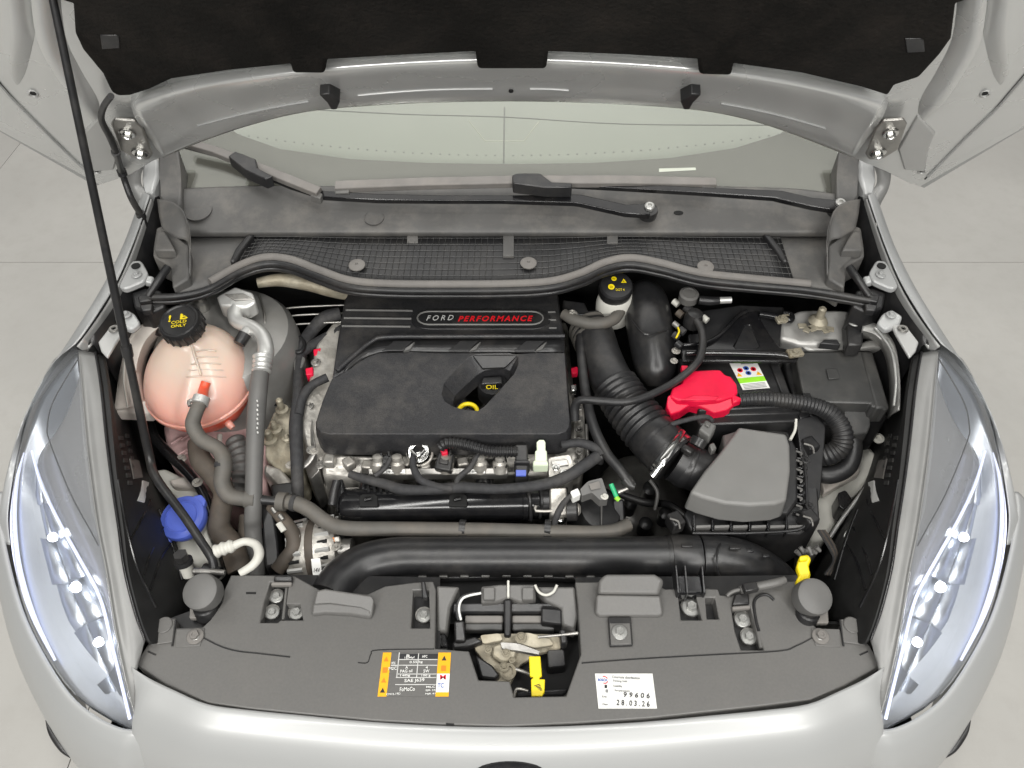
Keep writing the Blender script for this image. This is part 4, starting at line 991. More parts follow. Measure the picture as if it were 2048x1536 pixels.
# ---------------------------------------------------------------- long coolant hose with T-joint
lh_ = thing('coolant_hose', 'long dusty grey coolant hose running level in front of the manifold', 'hose', P(900, 1060, .66))
tube('hose', [(560, 1003, .735, 14), (590, 1006, .735, 15), (620, 1020, .73, 15), (650, 1042, .722, 15), (690, 1056, .718, 15), (800, 1058, .718, 15), (950, 1060, .718, 15), (1100, 1064, .715, 15), (1190, 1066, .712, 15), (1230, 1062, .71, 15), (1256, 1050, .705, 14)], 'rubber', lh_, sides=16)
for u in (925, 1095): 
    tube('hose_clip', [(u - 6, 1056, .7185, 17.5), (u + 6, 1057, .7185, 17.5)], 'black', lh_, sides=16, n=1)
    box('clip_foot', P(u, 1080, .715), (.014, .012, .012), 'black', lh_)
for u in (842, 1010, 1178): box('duct_stud', P(u, 1084, .712), (.01, .01, .01), 'black', lh_)
tube('joint', [(515, 999, .742, 11), (540, 1001, .742, 9), (562, 1003, .74, 11)], 'black', lh_, n=4)
tube('worm_clip', [(556, 1002, .738, 19), (572, 1004, .738, 19)], 'rubber', lh_, n=1, sides=16)
eh = thing('expansion_hose', 'grey rubber hose snaking from the coolant tank outlet to the T-joint', 'hose', P(450, 950, .74))
tube('hose', [(401, 806, .845, 14), (392, 825, .84, 14), (386, 850, .825, 15), (402, 878, .81, 15), (436, 898, .80, 15), (448, 925, .79, 16), (444, 965, .77, 16), (458, 990, .755, 16), (485, 997, .748, 15), (515, 999, .745, 14)], 'rubber', eh, sides=16)
tube('spring_clip', [(404, 795, .85, 17), (399, 808, .847, 17)], 'alupipe', eh, n=1, sides=16)
tube('clip_ear', [(388, 800, .852, 4), (378, 803, .852, 4), (380, 812, .85, 4)], 'steel', eh, n=3)
tube('worm_clip', [(492, 997, .747, 19), (512, 999, .746, 19)], 'rubber', eh, n=1, sides=16)
bh = tube('radiator_hose', [(395, 885, .745, 19), (402, 920, .745, 21), (428, 950, .74, 22), (448, 985, .73, 21), (440, 1030, .72, 21), (440, 1060, .71, 22), (462, 1090, .70, 23), (480, 1140, .68, 24)], 'oldrubber', None, sides=18); tag(bh, 'thick brown radiator hose winding below the coolant tank', 'hose')
th = tube('lower_hose', [(540, 1012, .72, 10), (562, 1034, .715, 13), (584, 1065, .705, 15), (588, 1095, .695, 16), (570, 1120, .685, 15), (555, 1140, .675, 15)], 'oldrubber', None, sides=14); tag(th, 'brown rubber hose bending down from the joint beside the alternator', 'hose')
tube('paint_mark', [(557, 1046, .7225, 6), (568, 1062, .719, 6)], 'natural', th, n=1, flat=.35)
for i in range(2): tube('steel_stripe', [(545 + i * 14, 1016 + i * 14, .73, 5), (552 + i * 14, 1026 + i * 14, .727, 5)], 'steel', th, n=1)
# ---------------------------------------------------------------- coolant tank
ck = thing('coolant_tank', 'peach translucent coolant tank with a ribbed black cap and red base', 'coolant tank', P(400, 830, .72))
c = P(398, 762, .80); k = px(c); R = 106 * k
axis = Vector((-.03, -.10, 1)).normalized()
lean = P(371, 655, .902) - (c + axis * .104)
def tc_(h): return c + axis * h + lean * max(0.0, h / .104) ** 1.25
prof = [(0, -.075), (.06, -.072), (R * .86, -.045), (R * .985, -.02), (R, -.006), (R * .985, .012), (R * .90, .034), (R * .76, .053), (R * .58, .070), (R * .42, .082), (R * .33, .090), (R * .32, .097), (R * .32, .108)]
def leaning(pr, m_, name, parent, n=48):
    bm = bmesh.new(); a1, e1, f1 = frame_of(axis); rings = []
    for r, h in pr:
        r = max(r, .0005)
        rings.append([bm.verts.new(tc_(h) + (e1 * math.cos(2 * math.pi * k / n) + f1 * math.sin(2 * math.pi * k / n)) * r) for k in range(n)])
    for x, y in zip(rings, rings[1:]):
        for k in range(n): bm.faces.new((x[k], y[k], y[(k + 1) % n], x[(k + 1) % n]))
    bm.faces.new(rings[0][::-1]); bm.faces.new(rings[-1])
    return obj(name, bm, m_, parent, 60)
tank = leaning(cr(prof[4:], 3), 'tank', 'body', ck)
leaning(cr(prof[:4] + [(R * 1.0, -.0065)], 2), 'tankrim', 'base', ck)
lathe('seam', c, axis, [(R * .99, -.014), (R * 1.03, -.012), (R * 1.03, -.005), (R * .99, -.003)], 'tank', tank, 48)
# moulded ribs on the shoulder
for i in range(5):
    v0 = 700 + i * 13; w = 20 + i * 5
    pts = []
    for j in range(7):
        u = 398 + 14 + (j / 6 - .5) * 2 * w
        d = ray(u, v0 + 4 * abs(j / 6 - .5)); 
        # meet the tank's conical shoulder numerically
        t0 = .6
        for q in range(400):
            p = CAM + d * (t0 + q * .003); hgt = (p - c).dot(axis); rr = (p - tc_(hgt)).length
            lim = 0
            for (ra, ha), (rb, hb) in zip(prof[4:], prof[5:]):
                if ha <= hgt <= hb: lim = ra + (rb - ra) * (hgt - ha) / (hb - ha)
            if rr < lim: break
        pts.append((p, .0012))
    tube3('moulded_rib', pts, 'tank', tank, 6, 3)
def on_tank(u, v):
    d = ray(u, v); t0 = .6
    for q in range(900):
        p = CAM + d * (t0 + q * .0015); hgt = (p - c).dot(axis); rr = (p - tc_(hgt)).length
        for (ra, ha), (rb, hb) in zip(prof, prof[1:]):
            if min(ha, hb) <= hgt <= max(ha, hb) and rr < ra + (rb - ra) * (hgt - ha) / (hb - ha + 1e-9): return p
    return P(u, v, .82)
nz_ = [on_tank(412, 764), on_tank(409, 785), P(404, 800, .852)]
tube3('outlet', [(nz_[0], .008), (nz_[1] + Vector((0, 0, .006)), .0085), (nz_[2], .009)], 'tankrim', tank, 14, 4)
tube3('moulded_rib', [(on_tank(383, 690), .002), (on_tank(392, 720), .002), (on_tank(402, 750), .002)], 'tank', tank, 8, 4)
capc = tc_(.100); axis = (axis + Vector((-.05, -.12, 0))).normalized()
cp = lathe('cap', capc, axis, [(R * .36, 0), (R * .38, .003), (R * .38, .024), (R * .35, .029), (R * .32, .030), (R * .30, .028), (0, .028)], 'black', ck, 40)
bm = bmesh.new(); a_, e_, f_ = frame_of(axis)
for i in range(18):
    t = 2 * math.pi * i / 18; d = e_ * math.cos(t) + f_ * math.sin(t)
    sweep(bm, [capc + d * R * .38 + axis * .003, capc + d * R * .38 + axis * .024], [.0022, .0022], 6)
g = obj('cap_grips', bm, 'black', cp, 40); g['kind'] = 'stuff'
cf = capc + axis * .0285
X, Y = Vector((1, .12, .06)), Vector((-.12, 1, .16))
text(cp, '!', 0, 0, 0, 1, 1, 'yellow', 'warning_print', at=cf + Vector((-.016, .004, .001)), axes=(X * .004, Y * .014), bold=.02)
text(cp, 'B', 0, 0, 0, 1, 1, 'yellow', 'warning_print', at=cf + Vector((.008, .009, .002)), axes=(X * .014, Y * .012), bold=.03)
text(cp, 'COLD\nONLY', 0, 0, 0, 1, 1, 'yellow', 'warning_print', at=cf + Vector((.002, -.007, -.0005)), axes=(X * .026, Y * .014), bold=.01)
tube('lug', [(452, 838, .765, 6), (458, 848, .762, 8), (466, 856, .758, 6)], 'tank', ck)
# ---------------------------------------------------------------- inner wing, strut tower, left side
st = thing('strut_tower', 'grey painted strut tower dome behind the coolant tank', 'strut tower', P(440, 620, .60))
lathe('dome', P(455, 690, .80), (0, -.05, 1), [(.135, -.3), (.135, -.02), (.13, .015), (.12, .03), (.10, .036), (0, .04)], 'silver', st, 40)
lathe('stud', P(402, 604, .858), (0, 0, 1), [(.012, -.02), (.012, .0), (.007, .004), (.006, .02)], 'steel', st, 12)
tube('seam', [(518, 590, .845, 2), (530, 640, .84, 2), (518, 700, .80, 2)], 'steel', st)
lw_ = thing('inner_wing_sheet', 'cream painted inner wing sheet standing around the coolant tank', 'panel', P(260, 780, .60))
patch('sheet', [pts3([(228, 820, .80), (240, 740, .83), (262, 668, .86), (320, 628, .875)]), pts3([(292, 810, .78), (282, 745, .81), (298, 690, .84), (330, 655, .86)]), pts3([(300, 815, .62), (300, 770, .62), (310, 720, .62), (340, 690, .62)])], 'inner', lw_, nu=5, nv=4)
prism('lower_lip', [(226, 812, .80), (290, 800, .79), (318, 818, .78), (300, 830, .77), (232, 826, .79)], None, .02, 'inner', lw_, .003)
tube('seam', [(252, 700, .855, 2), (248, 760, .84, 2), (256, 815, .81, 2)], 'natural', lw_)
rl_ = thing('chassis_rail', 'white-grey chassis rail with a pink reflection, below the coolant tank', 'chassis rail', P(380, 920, .50))
prism('rail', [(322, 850, .70), (345, 822, .71), (500, 840, .71), (540, 890, .69), (530, 985, .66), (455, 1000, .655), (405, 985, .66), (340, 925, .68)], None, .12, 'pink', rl_, .012, 3)
prism('ledge', [(290, 940, .665), (330, 935, .665), (430, 985, .65), (425, 1080, .615), (400, 1090, .61), (350, 1000, .645)], None, .10, 'natural', rl_, .008, 3)
prism('ledge', [(336, 960, .67), (372, 950, .672), (424, 978, .66), (420, 988, .655), (380, 975, .662), (345, 972, .665)], None, .02, 'inner', rl_, .004)
for i, (u, v) in enumerate(((352, 880), (372, 872), (380, 900), (362, 905))): tube('weld_line', [(u - 10, v + 8, .70, 2), (u + 12, v - 6, .70, 2)], 'pink', rl_, n=1)
for (u, v) in ((395, 965), (362, 918), (458, 855)): bolt(rl_, u, v, .70, 11, 'alu')
tube('bent_tab', [(440, 870, .70, 5), (436, 895, .695, 6), (428, 910, .69, 5)], 'natural', rl_)
bw = tube('brake_line', [(302, 850, .70, 9), (312, 880, .70, 11), (340, 910, .70, 11), (380, 950, .695, 10), (408, 990, .69, 10), (428, 1050, .68, 9)], 'gloss', None, sides=10); tag(bw, 'black pipe curving over the chassis rail beside the prop rod', 'pipe')
ug = thing('air_hose_bellows', 'grey ribbed rubber bellows beside the thick insulated pipe', 'bellows', P(482, 930, .60))
tube('bellows', [(470, 880, .705, 18), (482, 910, .70, 21), (486, 940, .695, 22), (480, 980, .68, 22), (470, 1010, .67, 20)], 'slam', ug, wave=(.015, .12), sides=18)
# air-conditioning pipe
ac = thing('air_conditioning_pipe', 'silver aluminium pipe with a block fitting joining a thick grey insulated hose', 'pipe', P(508, 1100, .66))
prism('block', [(432, 592, .895), (470, 572, .90), (505, 584, .897), (512, 604, .89), (492, 616, .885), (466, 612, .886), (440, 612, .886)], None, .03, 'alupipe', ac, .004)
prism('block_groove', [(448, 588, .898), (486, 586, .898), (508, 598, .893), (470, 600, .893)], None, .004, 'steel', ac, .001)
tube('pipe', [(474, 612, .875, 15), (470, 632, .87, 15), (478, 645, .868, 14), (505, 655, .868, 14), (525, 672, .866, 15), (532, 700, .862, 16), (526, 730, .85, 16)], 'alupipe', ac, sides=18)
tube('valve_neck', [(496, 660, .868, 11), (486, 672, .866, 11)], 'alupipe', ac, n=1)
tube('valve_cap', [(490, 668, .867, 13), (478, 688, .86, 12)], 'black', ac, n=2, sides=10)
tube('ferrule', [(526, 712, .858, 19), (525, 728, .853, 18), (523, 745, .848, 18)], 'alupipe', ac, wave=(.009, .09), sides=20)
tube('insulated_hose', [(521, 745, .845, 17), (516, 790, .83, 18), (511, 860, .80, 18), (508, 940, .77, 17), (507, 1000, .745, 17), (506, 1060, .70, 17), (510, 1110, .67, 18), (512, 1150, .65, 18)], 'greyplastic', ac, sides=18)
tube('hose_lower', [(500, 1030, .70, 20), (498, 1080, .68, 22), (500, 1140, .65, 22)], 'oldrubber', ac, sides=16)
# white bent pipe by the front panel
wp = thing('bent_pipe', 'cream metal pipe bent like a hook with a ribbed end beside the washer neck', 'pipe', P(480, 1140, .70))
tube('ribbed_end', [(430, 1104, .755, 13), (448, 1097, .757, 13), (468, 1091, .758, 12)], 'natural', wp, wave=(.011, .12), sides=16)
tube('hook', [(466, 1092, .758, 9), (490, 1083, .758, 8), (512, 1090, .757, 9), (518, 1110, .755, 10), (506, 1130, .752, 9), (480, 1147, .748, 8)], 'natural', wp, sides=14)
# washer tank
wt = thing('washer_tank', 'milky washer filler neck with a bright blue flap cap', 'washer tank', P(380, 1090, .60))
wc = P(366, 1036, .735); wax = Vector((-.12, -.22, 1)).normalized()
lathe('neck', wc, wax, [(.024, -.14), (.026, -.04), (.030, -.02), (.032, -.002)], 'natural', wt, 28)
prism('neck_wall', [(345, 1060, .70), (410, 1040, .71), (430, 1110, .68), (395, 1130, .67), (352, 1100, .685)], None, .08, 'natural', wt, .008, 3)
cpb = lathe('cap', wc, wax, [(.037, -.012), (.039, -.004), (.039, .0), (.037, .004), (.030, .005), (.028, .0065), (0, .007)], 'blue', wt, 44)
lathe('cap_ring', wc, wax, [(.027, .0055), (.0265, .0078), (.0255, .0078), (.025, .0055)], 'blue', cpb, 44)
prism('cap_tab', rnd([(322, 1068, .728), (338, 1066, .728), (342, 1082, .722), (328, 1086, .722)], .3, 3), None, .01, 'blue', cpb, .003)
prism('cap_hinge', rnd([(384, 992, .748), (402, 988, .75), (412, 1000, .748), (404, 1020, .744)], .25, 3), None, .012, 'blue', cpb, .003)
# AC service valve
sv = thing('service_valve', 'black knurled service valve cap on a cream fitting near the rubber buffer', 'valve', P(372, 1140, .70))
tube('fitting', [(378, 1150, .735, 12), (372, 1134, .75, 13), (369, 1126, .757, 14)], 'natural', sv, n=2, sides=16)
tube('collar', [(369, 1128, .757, 18), (366, 1120, .764, 18)], 'black', sv, n=1, sides=16)
tube('cap', [(366, 1121, .763, 14), (360, 1108, .778, 14)], 'satin', sv, n=1, sides=6)
tube('pipe', [(388, 1142, .75, 6), (420, 1143, .752, 6), (450, 1146, .752, 6)], 'steel', sv, n=3)
# alternator
al = thing('alternator', 'finned metal alternator with cooling slots and a white label', 'alternator', P(640, 1110, .60))
a0, a1 = P(600, 1120, .655), P(688, 1090, .665)
lathe('housing', P(645, 1108, .645), (.95, .1, .12), [(.03, -.05), (.056, -.046), (.062, -.03), (.062, .018), (.054, .036), (.03, .04)], 'alu', al, 36)
lathe('stator_band', P(645, 1108, .645), (.95, .1, .12), [(.0625, -.012), (.0632, -.011), (.0632, .001), (.0625, .002)], 'oldrubber', al, 36)
ac_, axd = P(645, 1108, .645), Vector((.95, .1, .12)).normalized()
a9, e9, f9 = frame_of(axd)
for sgn, x0, x1 in ((-1, -.044, -.018), (1, .006, .030)):
    for i in range(14):
        t = 2 * math.pi * i / 14; dd = e9 * math.cos(t) + f9 * math.sin(t)
        tube3('cooling_fin', [(ac_ + axd * x0 + dd * .060, .0042), (ac_ + axd * x1 + dd * (.0625 if sgn < 0 else .061), .0042)], 'alupipe', al, 6, 1)
        dd2 = e9 * math.cos(t + .22) + f9 * math.sin(t + .22)
        tube3('cooling_slot', [(ac_ + axd * (x0 + .004) + dd2 * .059, .0035), (ac_ + axd * (x1 - .004) + dd2 * .0605, .0035)], 'dark', al, 6, 1)
for i in range(0):
    prism('cooling_slot', [(592 + i, 1130 + i * 7, .688 - i * .004), (614, 1132 + i * 7, .690 - i * .004), (614, 1135 + i * 7, .688 - i * .004), (592 + i, 1134 + i * 7, .686 - i * .004)], None, .004, 'dark', al, 0)
    prism('cooling_slot', [(656, 1126 + i * 7, .692 - i * .004), (676, 1122 + i * 7, .690 - i * .004), (677, 1126 + i * 7, .688 - i * .004), (656, 1130 + i * 7, .690 - i * .004)], None, .004, 'dark', al, 0)
quad('label', [(622, 1118, .7135), (640, 1116, .7135), (645, 1158, .7035), (627, 1160, .7035)], None, 'white', al)
text(al, '14V', 634, 1140, .7095, 12, 8, 'ink')
prism('terminal', [(656, 1074, .702), (680, 1070, .702), (682, 1084, .697), (658, 1088, .697)], None, .02, 'alu', al, .003)
quad('copper_slot', [(657, 1077, .7035), (668, 1075, .7035), (669, 1083, .700), (658, 1085, .700)], None, 'deeporange', al)
lathe('shaft', P(694, 1098, .675), (1, 0, .1), [(.018, -.015), (.018, .01), (.012, .012)], 'steel', al, 20)
lathe('belt_pulley', P(690, 1080, .66), (1, 0, .1), [(.024, -.006), (.028, 0), (.024, .006)], 'dark', al, 24)
bolt(al, 672, 1094, .70, 9, 'alu'); bolt(al, 670, 1140, .69, 8, 'alu')
bx_ = prism('control_box', [(540, 968, .70), (588, 962, .70), (592, 1000, .69), (545, 1010, .69)], None, .08, 'black', None, .004); tag(bx_, 'small black control box below the engine mount', 'box')
bx2 = prism('hose_bracket', [(520, 1005, .72), (545, 1010, .72), (552, 1060, .70), (560, 1130, .67), (530, 1135, .67)], None, .06, 'black', None, .004); tag(bx2, 'upright black bracket between the insulated hose and lower hose', 'bracket')
# thin lines and small fittings that fill the gaps
for i, (v0, lab) in enumerate(((612, 'upper thin metal brake line on the dark firewall beside the engine cover'), (628, 'middle thin metal brake line on the dark firewall beside the engine cover'), (646, 'lower thin metal brake line on the dark firewall beside the engine cover'))):
    t_ = tube('brake_line', [(552 + i * 8, v0 + 8, .80, 2.2), (590, v0 + 3, .80, 2.2), (640, v0, .80, 2.2), (690, v0 - 2, .80, 2.2)], 'steel', None, sides=8); tag(t_, lab, 'pipe')
fx = thing('sensor_plug', 'small black sensor plug between the brown hose and the engine mount', 'plug', P(545, 800, .72))
tube('plug', [(548, 806, .73, 12), (552, 790, .745, 11)], 'black', fx, n=1, sides=10)
tube('lead', [(552, 790, .745, 5), (560, 770, .75, 5), (575, 755, .75, 5), (592, 752, .755, 5)], 'tape', fx)
for i in range(8):
    tube('printed_code', [(514 + (i % 2), 800 + i * 9, .842 - i * .0035, 1.6), (515 + (i % 2), 804 + i * 9, .8405 - i * .0035, 1.6)], 'fadedwhite', ac, sides=5, n=1)
for (u, v, z, r) in ((446, 930, .787, 17), (588, 1006, .735, 17)):
    lathe('tape_band', P(u, v, z), (0, -1, -.5) if u < 500 else (1, -.2, 0), [(r * .00082, -.004), (r * .00084, 0), (r * .00082, .004)], 'tape', eh if u < 500 else lh_, 16)
lf = thing('earth_strap', 'flat braided earth strap running from the engine case to the mount', 'strap', P(600, 930, .70))
tube('braid', [(628, 905, .745, 5), (615, 925, .735, 6), (598, 935, .728, 6), (580, 930, .725, 5)], 'steel', lf, flat=.35)
bolt(lf, 628, 903, .748, 9, 'alu'); bolt(lf, 580, 930, .728, 9, 'alu')
# ================================================================ intake duct in front of the engine
dk = thing('intake_duct', 'large matt black intake duct sweeping across behind the front panel', 'duct', P(1000, 1130, .60))
tube('duct', [(664, 1196, .712, 46), (688, 1160, .712, 46), (730, 1130, .712, 43), (790, 1116, .71, 41), (860, 1114, .708, 40), (1000, 1114, .708, 40), (1150, 1114, .708, 40), (1300, 1114, .708, 41), (1345, 1114, .708, 42)], 'satin', dk, sides=28, n=8)
prism('lower_flange', [(755, 1190, .70), (790, 1158, .70), (850, 1146, .70), (1000, 1144, .70), (1150, 1148, .70), (1225, 1156, .70), (1225, 1166, .70), (1150, 1158, .70), (1000, 1154, .70), (850, 1158, .70), (800, 1170, .70), (768, 1204, .70)], None, .012, 'black', dk, .002)
for i in range(9): box('flange_tab', P(845 + i * 42, 1152 + abs(i - 4) * .6, .704), (.014, .004, .006), 'slam', dk)
tube('clamp_band', [(1340, 1114, .708, 44), (1352, 1114, .708, 45), (1386, 1115, .708, 45), (1398, 1115, .708, 44)], 'satin', dk, sides=28, n=4)
tube('groove', [(1332, 1114, .708, 43), (1335, 1114, .708, 43)], 'black', dk, sides=28, n=1)
tube('groove', [(1401, 1115, .708, 44), (1404, 1115, .708, 44)], 'black', dk, sides=28, n=1)
tube('elbow', [(1400, 1114, .708, 43), (1440, 1116, .706, 45), (1480, 1124, .70, 45), (1520, 1138, .69, 41), (1555, 1152, .675, 32), (1578, 1162, .66, 22)], 'satin', dk, sides=28, n=8)
for u, v in ((1374, 1092), (1470, 1096), (1500, 1101), (1532, 1112)):
    z = .746 if u < 1500 else .736
    box('moulded_mark', P(u, v, z), (.018 if u < 1480 else .012, .006, .004), 'black', dk)
tube('elbow_seam', [(1445, 1080, .735, 2), (1436, 1100, .748, 2), (1434, 1130, .742, 2), (1440, 1155, .72, 2)], 'black', dk)
# ================================================================ air filter box
ab = thing('air_filter_box', 'grey-topped air filter box with ribbed black tray beside the bellows hose', 'air filter box', P(1490, 1000, .60))
lid = [(1478, 853, .812), (1573, 867, .812), (1580, 890, .81), (1581, 940, .806), (1573, 1000, .80), (1550, 1007, .80), (1500, 1010, .80), (1450, 1006, .80), (1405, 994, .80), (1380, 984, .80), (1410, 940, .806), (1440, 905, .809)]
prism('lid', lid, None, .048, 'boxlid', ab, .005, 3, flare=.004)
prism('lid_skirt', [(1392, 975, .765), (1445, 890, .772), (1480, 850, .775), (1578, 862, .775), (1596, 900, .77), (1596, 1000, .758), (1578, 1026, .754), (1500, 1030, .752), (1390, 1012, .754)], None, .04, 'black', ab, .004)
tray = [(1368, 1030, .735), (1378, 1010, .738), (1600, 1010, .738), (1605, 890, .75), (1632, 900, .75), (1640, 1045, .73), (1600, 1068, .725), (1385, 1068, .725)]
prism('tray', tray, None, .10, 'black', ab, .003)
for i in range(6):
    u = 1388 + i * 37
    prism('tray_rib', [(u - 2, 1030, .748), (u + 2, 1030, .748), (u + 3, 1062, .738), (u - 1, 1062, .738)], None, .02, 'gloss', ab, .001)
    prism('tray_lip', [(u + 4, 1050, .741), (u + 34, 1049, .741), (u + 34, 1055, .739), (u + 4, 1056, .739)], None, .012, 'slam', ab, .001)
for i in range(8):
    v = 895 + i * 18
    prism('tray_rib', [(1588, v, .766 - i * .003), (1616, v + 3, .766 - i * .003), (1616, v + 7, .765 - i * .003), (1588, v + 4, .765 - i * .003)], None, .025, 'gloss', ab, .001)
    tube('tray_hook', [(1592, v + 7, .77 - i * .003, 2.2), (1604, v + 12, .768 - i * .003, 2.2), (1600, v + 16, .766 - i * .003, 2.2)], 'slam', ab, sides=6, n=3)
tube('tray_edge', [(1605, 890, .765, 3), (1612, 960, .757, 3), (1614, 1020, .748, 3)], 'black', ab)
tube('tray_edge', [(1385, 1066, .737, 3), (1500, 1066, .737, 3), (1600, 1058, .74, 3), (1612, 1030, .748, 3)], 'black', ab)
for (u, v) in ((1618, 895), (1616, 1040), (1350, 1045)):
    box('catch', P(u, v, .765 if v < 1000 else .745), (.022, .026, .03), 'black', ab, Matrix.Rotation(.4, 3, 'Z'), .003)
    tube('catch_wire', [(u - 10, v - 8, .785 if v < 1000 else .765, 2), (u + 6, v - 2, .785 if v < 1000 else .765, 2), (u + 10, v + 12, .78 if v < 1000 else .757, 2)], 'steel', ab, sides=6)
bolt(ab, 1612, 920, .775, 9, 'satin'); bolt(ab, 1620, 1012, .757, 9, 'satin')
prism('lid_back', [(1445, 870, .79), (1478, 860, .795), (1482, 872, .80), (1450, 908, .798)], None, .04, 'slam', ab, .003)
# ================================================================ bellows hose and air-flow neck
bl = thing('bellows_hose', 'thick black bellows air hose from the turbo pipe to the filter box', 'hose', P(1250, 800, .65))
tube('upper_pipe', [(1178, 650, .80, 38), (1188, 676, .80, 42), (1200, 712, .80, 42), (1218, 752, .798, 42), (1230, 772, .796, 43)], 'blackrubber', bl, sides=28)
for q in (0, 1, 2): tube('upper_ring', [(1178 + q * 4, 656 + q * 10, .80, 43), (1180 + q * 4, 660 + q * 10, .80, 43)], 'rubber', bl, sides=28, n=1)
tube('bellows', [(1230, 772, .796, 45), (1252, 806, .792, 47), (1276, 838, .788, 49), (1300, 866, .785, 51)], 'blackrubber', bl, sides=32, wave=(.0125, .055))
tube('lower_cuff', [(1298, 864, .785, 50), (1312, 880, .783, 53), (1338, 906, .78, 53), (1352, 918, .778, 52)], 'satin', bl, sides=32)
for k in (0, 1): tube('cuff_ridge', [(1312 + 20 * k, 880 + 20 * k, .783 - .002 * k, 54), (1316 + 20 * k, 884 + 20 * k, .7825 - .002 * k, 54)], 'satin', bl, sides=32, n=1)
tube('hose_clamp', [(1340, 908, .78, 55), (1346, 914, .779, 55)], 'chrome', bl, sides=32, n=1)
tube('clamp_strap', [(1366, 862, .822, 6), (1348, 888, .838, 8), (1330, 915, .84, 8), (1318, 935, .832, 7)], 'chrome', bl, sides=8, flat=.4)
tube('clamp_screw', [(1322, 930, .838, 7), (1310, 946, .83, 8), (1305, 952, .826, 9)], 'chrome', bl, sides=10)
prism('clamp_tag', [(1358, 862, .826), (1368, 868, .824), (1362, 880, .828), (1352, 874, .83)], None, .003, 'redink', bl, 0)
tube('neck', [(1352, 918, .774, 46), (1380, 934, .766, 45), (1405, 944, .758, 44), (1425, 950, .752, 43)], 'black', bl, sides=28)
tube('neck_ring', [(1370, 928, .769, 46.5), (1376, 932, .767, 47.5), (1380, 934, .766, 46.5)], 'satin', bl, sides=28, n=2)
box('neck_lug', P(1374, 900, .818), (.02, .012, .012), 'satin', bl, Matrix.Rotation(-.7, 3, 'Z'), .003)
mf = thing('air_flow_sensor', 'small grey air-flow sensor plug between filter lid and battery', 'sensor', P(1405, 890, .78))
tube('base', [(1392, 892, .825, 16), (1400, 878, .832, 17)], 'satin', mf, n=2, sides=16)
prism('plug', [(1398, 858, .845), (1412, 838, .85), (1434, 850, .845), (1420, 874, .838)], None, .022, 'greyplastic', mf, .003)
prism('plug_rib', [(1410, 848, .853), (1414, 842, .853), (1422, 848, .851), (1418, 854, .851)], None, .004, 'slam', mf, .001)
prism('foot', [(1418, 888, .81), (1428, 884, .81), (1434, 896, .806), (1424, 902, .806)], None, .015, 'slam', mf, .002)
tube('cable', [(1426, 842, .848, 4), (1414, 834, .846, 5), (1390, 836, .838, 5), (1358, 844, .826, 5), (1340, 850, .82, 5)], 'tape', mf)
# black moulded duct next to the brake reservoir
rs = thing('resonator_box', 'tall smooth black resonator box standing between bellows hose and battery', 'resonator', P(1300, 740, .60))
tube('body', [(1288, 586, .825, 30), (1290, 600, .83, 42), (1296, 630, .832, 46), (1302, 670, .824, 46), (1308, 710, .81, 44), (1313, 742, .796, 39), (1316, 766, .778, 24)], 'satin', rs, sides=32, n=8)
tube('mould_seam', [(1262, 640, .858, 2), (1290, 668, .868, 2), (1334, 660, .858, 2)], 'satin', rs, sides=6)
# brake fluid reservoir
bf = thing('brake_fluid_reservoir', 'white brake fluid reservoir with a black cap marked in yellow', 'reservoir', P(1230, 610, .80))
lathe('body', P(1232, 592, .86), (0, -.15, 1), [(.034, -.06), (.036, -.02), (.032, 0), (.026, .006)], 'natural', bf, 28)
bcap = lathe('cap', P(1231, 578, .877), (0, -.25, 1), [(.031, -.012), (.032, .0), (.032, .010), (.029, .014), (0, .0145)], 'black', bf, 30)
bc0 = P(1231, 578, .877) + Vector((0, -.25, 1)).normalized() * .0155
Xc, Yc = Vector((1, 0, 0)), Vector((0, 1, .25))
for dx, dy, sx in ((-.010, -.006, .0062), (.014, .006, .006), (-.004, .012, .005)):
    lathe('symbol', bc0 + Xc * dx + Yc * dy, (0, -.25, 1), [(sx, 0), (sx, .0006), (sx * .55, .0006), (sx * .5, 0)], 'yellow', bcap, 3 if dx > 0 else 14)
text(bcap, 'DOT 4', 0, 0, 0, 1, 1, 'yellow', 'cap_print', at=bc0 + Xc * .006 - Yc * .012, axes=(Xc * .016, Yc * .005))
# ================================================================ battery
bt = thing('battery', 'black car battery with a white and green warning label', 'battery', P(1470, 800, .62))
prism('case', [(1352, 718, .80), (1556, 716, .80), (1600, 838, .80), (1596, 842, .80), (1400, 850, .80), (1368, 790, .80)], None, .17, 'black', bt, .004)
prism('lid', [(1356, 716, .815), (1552, 712, .815), (1590, 812, .815), (1398, 822, .815)], None, .018, 'black', bt, .003)
prism('lid_bar', [(1536, 716, .820), (1552, 714, .820), (1588, 806, .820), (1572, 808, .820)], None, .008, 'satin', bt, .002)
prism('front_ledge', [(1428, 822, .805), (1596, 815, .805), (1600, 826, .803), (1430, 832, .803)], None, .01, 'satin', bt, .002)
for i in range(8): tube('white_print', [(1437 + i * 13 + (18 if i > 3 else 0), 832, .785, 1.6), (1438 + i * 13 + (18 if i > 3 else 0), 835, .783, 1.6)], 'fadedwhite', bt, sides=5, n=1)
zl = .8165
lb = quad('label', [(1455, 719, zl), (1511, 719, zl), (1540, 776, zl), (1486, 780, zl)], None, 'white', bt)
def onl(a, b, dz=.0006):         # label coordinates 0..1
    x = 1455 + 56 * a + (31 - 2 * a) * b; y = 719 + (61 - 4 * a) * b
    return (x, y, zl + dz)
quad('green_band', [onl(.0, .62), onl(1, .58), onl(1, .74), onl(0, .78)], None, 'limeink', lb)
quad('blue_oval', [onl(.08, .02), onl(.38, .02), onl(.38, .10), onl(.08, .10)], None, 'blueink', lb)
